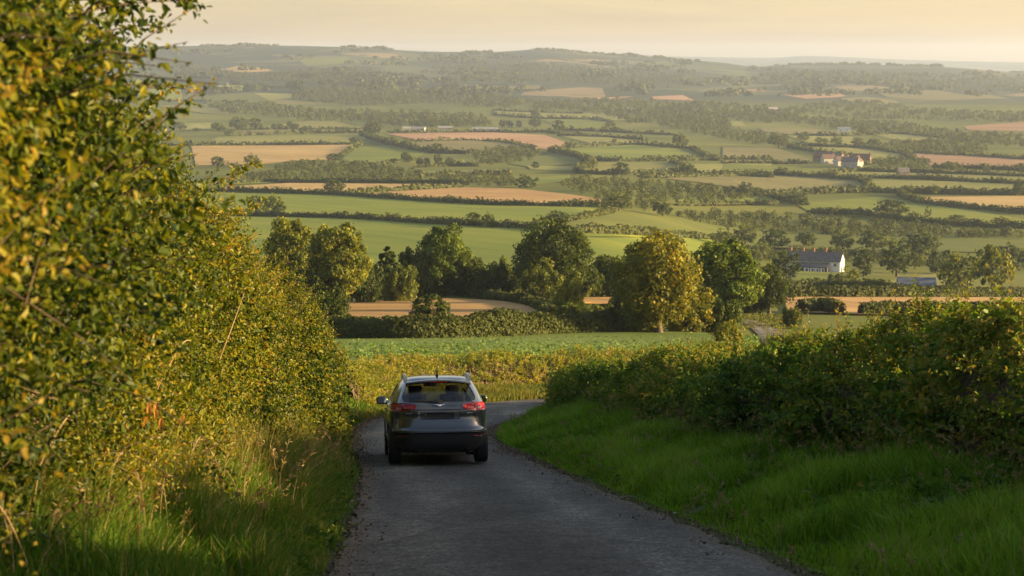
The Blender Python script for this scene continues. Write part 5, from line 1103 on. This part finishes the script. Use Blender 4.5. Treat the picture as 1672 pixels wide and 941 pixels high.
def front_y(x, z):
    w, r0, f0, n = fW(z), fR(z), fF(z), EXP(z); q = np.clip(np.abs(x) / w, 0, .999) ** n
    return (r0 + f0) / 2 + (f0 - r0) / 2 * (1 - q) ** (1 / n)
def side_x(y, z):
    w, r0, f0, n = fW(z), fR(z), fF(z), EXP(z); q = np.clip(np.abs(y - (r0 + f0) / 2) / ((f0 - r0) / 2), 0, .999) ** n
    return w * (1 - q) ** (1 / n)
def patch(name, outline, off, m, parent, fy=None, thick=.02, nz=14, nx=22, axis='rear', sgn=1):
    """panel that follows the body: outline rows (z, lo, hi) interpolated"""
    O = np.array(outline, float); z = np.linspace(O[0, 0], O[-1, 0], nz); lo = pchip([(a, b) for a, b, c in O])(z); hi = pchip([(a, c) for a, b, c in O])(z); t = np.linspace(0, 1, nx)
    U = lo[:, None] * (1 - t) + hi[:, None] * t; Z = np.repeat(z[:, None], nx, 1)
    if axis == 'rear': A = np.stack([U, rear_y(U, Z) - off, Z], -1); back = np.array([0, thick, 0])
    elif axis == 'front': A = np.stack([U, front_y(U, Z) + off, Z], -1); back = np.array([0, -thick, 0])
    else: A = np.stack([sgn * (side_x(U, Z) + off), U, Z], -1); back = np.array([-sgn * thick, 0, 0])
    B = A + back; V = np.vstack([A.reshape(-1, 3), B.reshape(-1, 3)]); F1 = grid_faces(nz, nx); n = nz * nx; rim = np.r_[np.arange(nx), np.arange(2 * nx - 1, n, nx), np.arange(n - 2, n - nx - 1, -1), np.arange(n - 2 * nx, 0, -nx)]; j = np.roll(rim, -1)
    return mesh(name, V, [F1, F1[:, ::-1] + n, np.stack([rim, j, j + n, rim + n], 1)], m, None, parent, smooth=True)
def prism(P2, axis, a, b):
    P2 = np.array(P2, float); n = len(P2)
    f = lambda c: np.insert(P2, {'y': 1, 'x': 0}[axis], c, axis=1)
    V = np.vstack([f(a), f(b)]); i = np.arange(n); j = (i + 1) % n
    bm = bmesh.new(); vs_ = [bm.verts.new(v) for v in V]
    bm.faces.new([vs_[q] for q in range(n)]); bm.faces.new([vs_[n + q] for q in range(n - 1, -1, -1)])
    for p, q in zip(i, j): bm.faces.new([vs_[p], vs_[n + p], vs_[n + q], vs_[q]])
    bmesh.ops.recalc_face_normals(bm, faces=bm.faces); me = bpy.data.meshes.new('cutter'); bm.to_mesh(me); bm.free(); return link('cutter', me)
def rounded(pts, rad=.05, k=4):
    P = np.array(pts, float); out = []; n = len(P)
    for i in range(n):
        p, a, b = P[i], P[i - 1], P[(i + 1) % n]; u, v = (a - p), (b - p); r_ = min(rad, .4 * np.linalg.norm(u), .4 * np.linalg.norm(v)); q0, q1 = p + unit(u) * r_, p + unit(v) * r_
        for t in np.linspace(0, 1, k): out.append((1 - t) ** 2 * q0 + 2 * t * (1 - t) * p + t * t * q1)
    return np.array(out)
def apply_cuts(o, cutters):
    for c in cutters:
        c.parent = o.parent; md = o.modifiers.new('cut', 'BOOLEAN'); md.object = c; md.operation = 'DIFFERENCE'; md.solver = 'EXACT'
    dg = bpy.context.evaluated_depsgraph_get(); me = bpy.data.meshes.new_from_object(o.evaluated_get(dg)); o.modifiers.clear(); old = o.data; o.data = me; bpy.data.meshes.remove(old)
    for c in cutters: m = c.data; bpy.data.objects.remove(c); bpy.data.meshes.remove(m)
def outward(o):
    bm = bmesh.new(); bm.from_mesh(o.data); bmesh.ops.recalc_face_normals(bm, faces=bm.faces); bm.to_mesh(o.data); bm.free()
def autosmooth(o, deg=32):
    bm = bmesh.new(); bm.from_mesh(o.data)
    for f in bm.faces: f.smooth = True
    for e in bm.edges: e.smooth = len(e.link_faces) == 2 and e.calc_face_angle(0) < R(deg)
    bm.to_mesh(o.data); bm.free()
RWIN = [(1.165, -.60, .60), (1.19, -.66, .66), (1.25, -.675, .675), (1.36, -.63, .63), (1.46, -.575, .575), (1.50, -.52, .52)]
SIDEW = [[(-1.32, 1.16), (-1.02, 1.13), (-1.0, 1.46), (-1.15, 1.45)], [(-.94, 1.12), (-.06, 1.10), (-.06, 1.50), (-.92, 1.47)], [(.04, 1.10), (.93, 1.10), (.42, 1.42), (.04, 1.49)]]
def build_car(px, py, dist, heading, pitch):
    p = at_dist(px, py, dist); gz = H(p[0], p[1], False)[0] + .035
    car = empty('parked_car' if False else 'car', (p[0], p[1], gz)); car.rotation_euler = (pitch, 0, heading); tag(car, 'dark grey crossover car seen from behind driving down the lane', 'car')
    V, Fs = stack(ZS); body = mesh('body', V, Fs, [PAINT, BLACKP], None, car); outward(body)
    cut = []
    V, Fs = stack(np.linspace(.62, 1.555, 30), .07, 64); cab = mesh('cutter', V, Fs, BLACKP); outward(cab); cut.append(cab)
    o = RWIN; cut.append(prism(rounded([(a[1], a[0]) for a in o] + [(a[2], a[0]) for a in o[::-1]], .03, 3), 'y', -2.4, -1.35))
    for s in SIDEW:
        cut.append(prism(rounded(s, .05), 'x', -1.2, 1.2))
    cut.append(prism(rounded([(-.68, 1.11), (.68, 1.11), (.57, 1.50), (-.57, 1.50)], .06), 'y', -.05, 1.6))
    for y in (-1.32, 1.34): cut.append(prism([(y + .39 * math.cos(t), .345 + .39 * math.sin(t)) for t in np.linspace(0, 2 * math.pi, 28, endpoint=False)], 'x', -1.2, -.60)); cut.append(prism([(y + .39 * math.cos(t), .345 + .39 * math.sin(t)) for t in np.linspace(0, 2 * math.pi, 28, endpoint=False)], 'x', .60, 1.2))
    apply_cuts(body, cut); autosmooth(body)
    # rear
    g = patch('rear_window', [(a, b - .03, c + .03) for a, b, c in RWIN], -.012, GLASSR, car, thick=.006)
    for s in (-1, 1):
        t = patch('tail_light', sorted([(1.000, *sorted((s * .60, s * .865))), (1.03, *sorted((s * .49, s * .899))), (1.08, *sorted((s * .42, s * .893))), (1.12, *sorted((s * .44, s * .875))), (1.15, *sorted((s * .62, s * .845)))]), .014, REDD, car, thick=.03)
        patch('lens', [(1.045, *sorted((s * .47, s * .655))), (1.075, *sorted((s * .455, s * .655))), (1.12, *sorted((s * .50, s * .655)))], .019, REDL, t, thick=.01, nx=10, nz=6)
        patch('lens', [(1.01, *sorted((s * .675, s * .872))), (1.08, *sorted((s * .675, s * .884))), (1.14, *sorted((s * .69, s * .845)))], .019, REDL, t, thick=.01, nx=14, nz=6)
        patch('lens', [(1.055, *sorted((s * .52, s * .64))), (1.075, *sorted((s * .51, s * .64)))], .026, PINK, t, thick=.008, nx=8, nz=4)
        patch('lens', [(1.035, *sorted((s * .70, s * .775))), (1.085, *sorted((s * .70, s * .785)))], .026, PINK, t, thick=.008, nx=8, nz=4)
        patch('reflector', [(.535, *sorted((s * .62, s * .80))), (.565, *sorted((s * .60, s * .80)))], .012, REDD, car, thick=.02, nx=8, nz=4)
        patch('fog_lamp_recess', [(.50, *sorted((s * .55, s * .83))), (.59, *sorted((s * .52, s * .83)))], .004, BLACKP, car, thick=.02)
    patch('hatch_trim', [(1.012, -.50, .50), (1.032, -.50, .50)], .012, BLACKP, car, thick=.03, nz=3, nx=40)
    pr = patch('plate_recess', [(.845, -.36, .36), (.92, -.39, .39), (.985, -.38, .38)], .004, simple('recess_grey', (.055, .06, .068), .4, .3), car, thick=.02, nx=30)
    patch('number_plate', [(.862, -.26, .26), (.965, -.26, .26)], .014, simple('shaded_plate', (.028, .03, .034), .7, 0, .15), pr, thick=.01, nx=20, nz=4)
    for s, q in ((-1, .50), (1, .50)): patch('model_badge', [(.955, *sorted((s * q, s * (q + .11)))), (.968, *sorted((s * q, s * (q + .11))))], .006, SILVER, car, thick=.006, nz=3, nx=5)
    patch('rear_bumper', [(.615, -.74, .74), (.64, -.86, .86), (.675, -.86, .86), (.70, -.70, .70)], .030, PAINT, car, thick=.06, nx=60)
    patch('rear_diffuser', [(.225, -.60, .60), (.30, -.70, .70), (.42, -.86, .86), (.60, -.865, .865)], .006, BLACKP, car, thick=.04, nx=60)
    patch('skid_plate', [(.24, -.38, .38), (.30, -.42, .42)], .02, simple('dark_trim', (.03, .03, .032), .5), car, thick=.03)
    for s in (-1, 1): V, Fc = tube(np.array([(s * .52, -2.02, .27), (s * .52, -2.17, .265)]), np.array([.035, .037]), 12); mesh('exhaust_tip', V, Fc, SILVER, None, car, smooth=True)
    # three small lozenges of the badge, and wings
    bz = 1.105
    for cx, cz, w, h in [(-.022, 0, .03, .022), (.022, 0, .03, .022), (0, -.014, .03, .02), (-.062, .008, .042, .014), (.062, .008, .042, .014)]:
        y = float(rear_y(np.array(cx), np.array(bz + cz))) - .012; V = np.array([(cx - w, y, bz + cz), (cx, y - .004, bz + cz - h), (cx + w, y, bz + cz), (cx, y - .004, bz + cz + h), (cx, y - .012, bz + cz), (cx, y + .02, bz + cz)]); mesh('badge', V, np.array([(0, 1, 4), (1, 2, 4), (2, 3, 4), (3, 0, 4), (1, 0, 5), (2, 1, 5), (3, 2, 5), (0, 3, 5)]), CHROME, None, car)
    # roof spoiler with brake light
    x = np.linspace(-.60, .60, 25); top = np.stack([x, -1.70 - .10 * (1 - (x / .66) ** 4), 1.545 - .05 * (x / .6) ** 2], 1); Vs_ = []
    for dx, dy, dz in ((0, .28, .045), (0, .0, .022), (0, -.02, 0), (0, .02, -.03), (0, .25, -.03)): Vs_.append(top + [dx, dy, dz])
    Vp = np.array(Vs_).transpose(1, 0, 2).reshape(-1, 3); sp_ = mesh('spoiler', Vp, grid_faces(25, 5, 0, True), PAINT, None, car, smooth=True)
    x = np.linspace(-.15, .15, 12); yy = -1.72 - .10 * (1 - (x / .66) ** 4); Vb = np.concatenate([np.stack([x, yy, x * 0 + 1.538], 1), np.stack([x, yy + .004, x * 0 + 1.518], 1)]); mesh('brake_light', Vb, grid_faces(2, 12), REDD, None, sp_)
    # wiper, aerial, rails
    V, Fc = join([tube(np.array([(.02, rear_y(0, 1.17) - .03, 1.17), (-.2, rear_y(.2, 1.2) - .035, 1.185), (-.44, rear_y(.44, 1.2) - .03, 1.20)]), .012, 6), box((.02, float(rear_y(0, 1.165)) - .02, 1.165), (.09, .06, .05))]); mesh('rear_wiper', V, Fc, BLACKP, None, car)
    V = np.array([(-.03, -1.34, 1.60), (.03, -1.34, 1.60), (.03, -1.1, 1.62), (-.03, -1.1, 1.62), (-.008, -1.40, 1.70), (.008, -1.40, 1.70), (.006, -1.26, 1.685), (-.006, -1.26, 1.685)]); mesh('aerial', V, np.array([(0, 1, 5, 4), (1, 2, 6, 5), (2, 3, 7, 6), (3, 0, 4, 7), (4, 5, 6, 7), (0, 3, 2, 1)]), BLACKP, None, car)
    V, Fc = tube(np.array([(0, -1.385, 1.69), (0, -1.46, 1.79)]), np.array([.006, .003]), 5); mesh('aerial_mast', V, Fc, BLACKP, None, car)
    for s in (-1, 1):
        yy = np.linspace(-1.38, .25, 18); t = np.linspace(0, 1, 18); zz = np.array([fz for fz in 1.625 + .035 * np.sin(math.pi * t) ** .4 - .06 * t ** 3]); xx = s * (.60 - .02 * t); C = np.stack([xx + 0 * yy, yy, zz], 1); C[0, 2] -= .05; C[-1, 2] -= .06; V, Fc = tube(C, .024, 8); rl = mesh('roof_rail', V, Fc, SILVER, None, car, smooth=True)
        V, Fc = join([box((s * .60, -1.34, 1.585), (.05, .14, .09)), box((s * .585, .2, 1.56), (.05, .12, .09)), box((s * .592, -.5, 1.60), (.04, .08, .09))]); mesh('rail_foot', V, Fc, SILVER, None, rl)
        # wing mirror
        bm = bmesh.new(); bmesh.ops.create_uvsphere(bm, u_segments=18, v_segments=12, radius=1)
        for v in bm.verts:
            c = v.co; c.x = math.copysign(abs(c.x) ** .75, c.x) * .112; c.z = math.copysign(abs(c.z) ** .75, c.z) * .082; c.y = c.y * .095 if c.y > 0 else c.y * .03
            v.co = c + Vector((s * .985, .70, 1.13))
        for f in bm.faces: f.smooth = True
        me = bpy.data.meshes.new('wing_mirror'); bm.to_mesh(me); bm.free(); me.materials.append(PAINT); wm = link('wing_mirror', me, car)
        th = np.linspace(0, 2 * math.pi, 20, endpoint=False); V = np.stack([s * .985 + .088 * np.sign(np.cos(th)) * np.abs(np.cos(th)) ** .7, np.full(20, .667), 1.13 + .06 * np.sign(np.sin(th)) * np.abs(np.sin(th)) ** .7], 1); V = np.vstack([V, V + [0, .02, 0]])
        mesh('mirror_glass', V, [np.stack([np.arange(20), np.roll(np.arange(20), -1), np.roll(np.arange(20), -1) + 20, np.arange(20) + 20], 1), np.arange(20)[None]], simple('mirror_glass', (.5, .52, .55), .03, 1.0), None, wm)
        V, Fc = tube(np.array([(s * .86, .74, 1.08), (s * .92, .72, 1.085), (s * .96, .71, 1.10)]), np.array([.035, .03, .03]), 8); mesh('mirror_arm', V, Fc, BLACKP, None, wm, smooth=True)
        # glazing, sill cladding
        for w_ in SIDEW:
            W = rounded(w_, .05); n = len(W); X = np.array([s * (float(side_x(np.array(a), np.array(b))) - .012) for a, b in W]); mesh('side_window', np.concatenate([X[:, None], W], 1), [np.arange(n)[None]], GLASSR if w_[0][0] < -.5 else GLASS, None, car)
        patch('sill_cladding', [(.24, -.93, .95), (.34, -.92, .94), (.46, -.9, .92)], .012, BLACKP, car, axis='side', sgn=s, thick=.03)
        for y0 in (-1.32, 1.34):
            th = np.linspace(.0 if y0 > 0 else .0, math.pi, 18); ring = []
            for rr_, off in ((.395, .012), (.445, .014), (.455, -.01)): ring.append(np.stack([s * (side_x(y0 + rr_ * np.cos(th), .345 + rr_ * np.sin(th)) + off), y0 + rr_ * np.cos(th), .345 + rr_ * np.sin(th)], 1))
            V = np.array(ring).reshape(-1, 3); mesh('arch_trim', V, grid_faces(3, 18), BLACKP, None, car, smooth=True)
        for hx, hn in ((.09, 'door_handle'),):
            for y0 in (-.82, .12): V, Fc = box((s * float(side_x(np.array(y0), np.array(.98)) + .012), y0, .98), (.03, .19, .03)); mesh(hn, V, Fc, PAINT, None, car)
    # windscreen and dash
    patch('windscreen', [(1.10, -.70, .70), (1.3, -.64, .64), (1.505, -.58, .58)], -.012, GLASS, car, axis='front', thick=.006)
    V, Fc = box((0, .86, .94), (1.45, .5, .2)); mesh('dashboard', V, Fc, BLACKP, None, car)
    V, Fc = box((-.05, .36, 1.44), (.24, .03, .07)); mesh('rear_view_mirror', V, Fc, BLACKP, None, car)
    V, Fc = tube(np.array([(.36 + .19 * math.cos(t), .47 + .08 * math.sin(t), 1.0 + .17 * math.sin(t)) for t in np.linspace(0, 2 * math.pi, 25)]), .016, 6); mesh('steering_wheel', V, Fc, BLACKP, None, car)
    def cushion(name, c, s, par):
        bm = bmesh.new(); bmesh.ops.create_cube(bm, size=1); bmesh.ops.scale(bm, vec=s, verts=bm.verts); bmesh.ops.bevel(bm, geom=list(bm.edges), offset=min(s) * .32, segments=3, affect='EDGES', profile=.5); bmesh.ops.translate(bm, vec=c, verts=bm.verts)
        for f in bm.faces: f.smooth = True
        me = bpy.data.meshes.new(name); bm.to_mesh(me); bm.free(); me.materials.append(SEATM); return link(name, me, par)
    for x in (-.36, .36):
        s_ = cushion('front_seat', (x, -.12, .95), (.50, .16, .62), car); cushion('headrest', (x, -.15, 1.33), (.27, .10, .20), s_)
    s_ = cushion('rear_seat', (0, -1.02, .86), (1.25, .16, .54), car)
    for x in (-.40, .40): cushion('headrest', (x, -1.05, 1.18), (.25, .09, .14), s_)
    # wheels: tyre, rim, spokes
    for x in (-.80, .80):
        for y0 in (-1.32, 1.34):
            w = empty('wheel', (x, y0, .345)); w.parent = car; s = math.copysign(1, x); prof = [(-.115, .23), (-.12, .30), (-.105, .338), (-.06, .345), (.06, .345), (.105, .338), (.12, .30), (.115, .23)]; th = np.arange(40) * 2 * math.pi / 40
            V = np.array([[(a, b * math.cos(t), b * math.sin(t)) for a, b in prof] for t in th]).reshape(-1, 3); Fc = [[i * 8 + j, i * 8 + (j + 1) % 8, ((i + 1) % 40) * 8 + (j + 1) % 8, ((i + 1) % 40) * 8 + j] for i in range(40) for j in range(8)]; mesh('tyre', V, np.array(Fc), RUBBER, None, w, smooth=True)
            parts = [tube(np.array([(s * .05, 0, 0), (s * .10, .11 * math.cos(t), .11 * math.sin(t)), (s * .095, .225 * math.cos(t), .225 * math.sin(t))]), np.array([.05, .028, .03]), 6) for t in np.arange(5) * 2 * math.pi / 5]
            V = np.array([[(a, b * math.cos(t), b * math.sin(t)) for a, b in ((-.10, .235), (.10, .235), (.10, .215), (-.10, .215))] for t in th]).reshape(-1, 3); Fc = np.array([[i * 4 + j, i * 4 + (j + 1) % 4, ((i + 1) % 40) * 4 + (j + 1) % 4, ((i + 1) % 40) * 4 + j] for i in range(40) for j in range(4)])
            V, Fc = join(parts + [(V, Fc)]); mesh('rim', V, Fc, ALLOY, None, w, smooth=True)
    V, Fc = box((0, 0, .27), (1.1, 3.6, .1)); mesh('underbody', V, Fc, BLACKP, None, car)
    # front end, seen only from ahead or the side
    for s in (-1, 1): patch('headlight', [(.78, *sorted((s * .55, s * .86))), (.90, *sorted((s * .50, s * .86)))], .008, simple('headlight_lens', (.7, .72, .75), .1), car, axis='front')
    patch('front_grille', [(.45, -.5, .5), (.85, -.45, .45)], .01, BLACKP, car, axis='front')
    return car
build_car(709, 757, 34.5, R(5.1), R(-8.2)).scale = (.925, 1, .915)
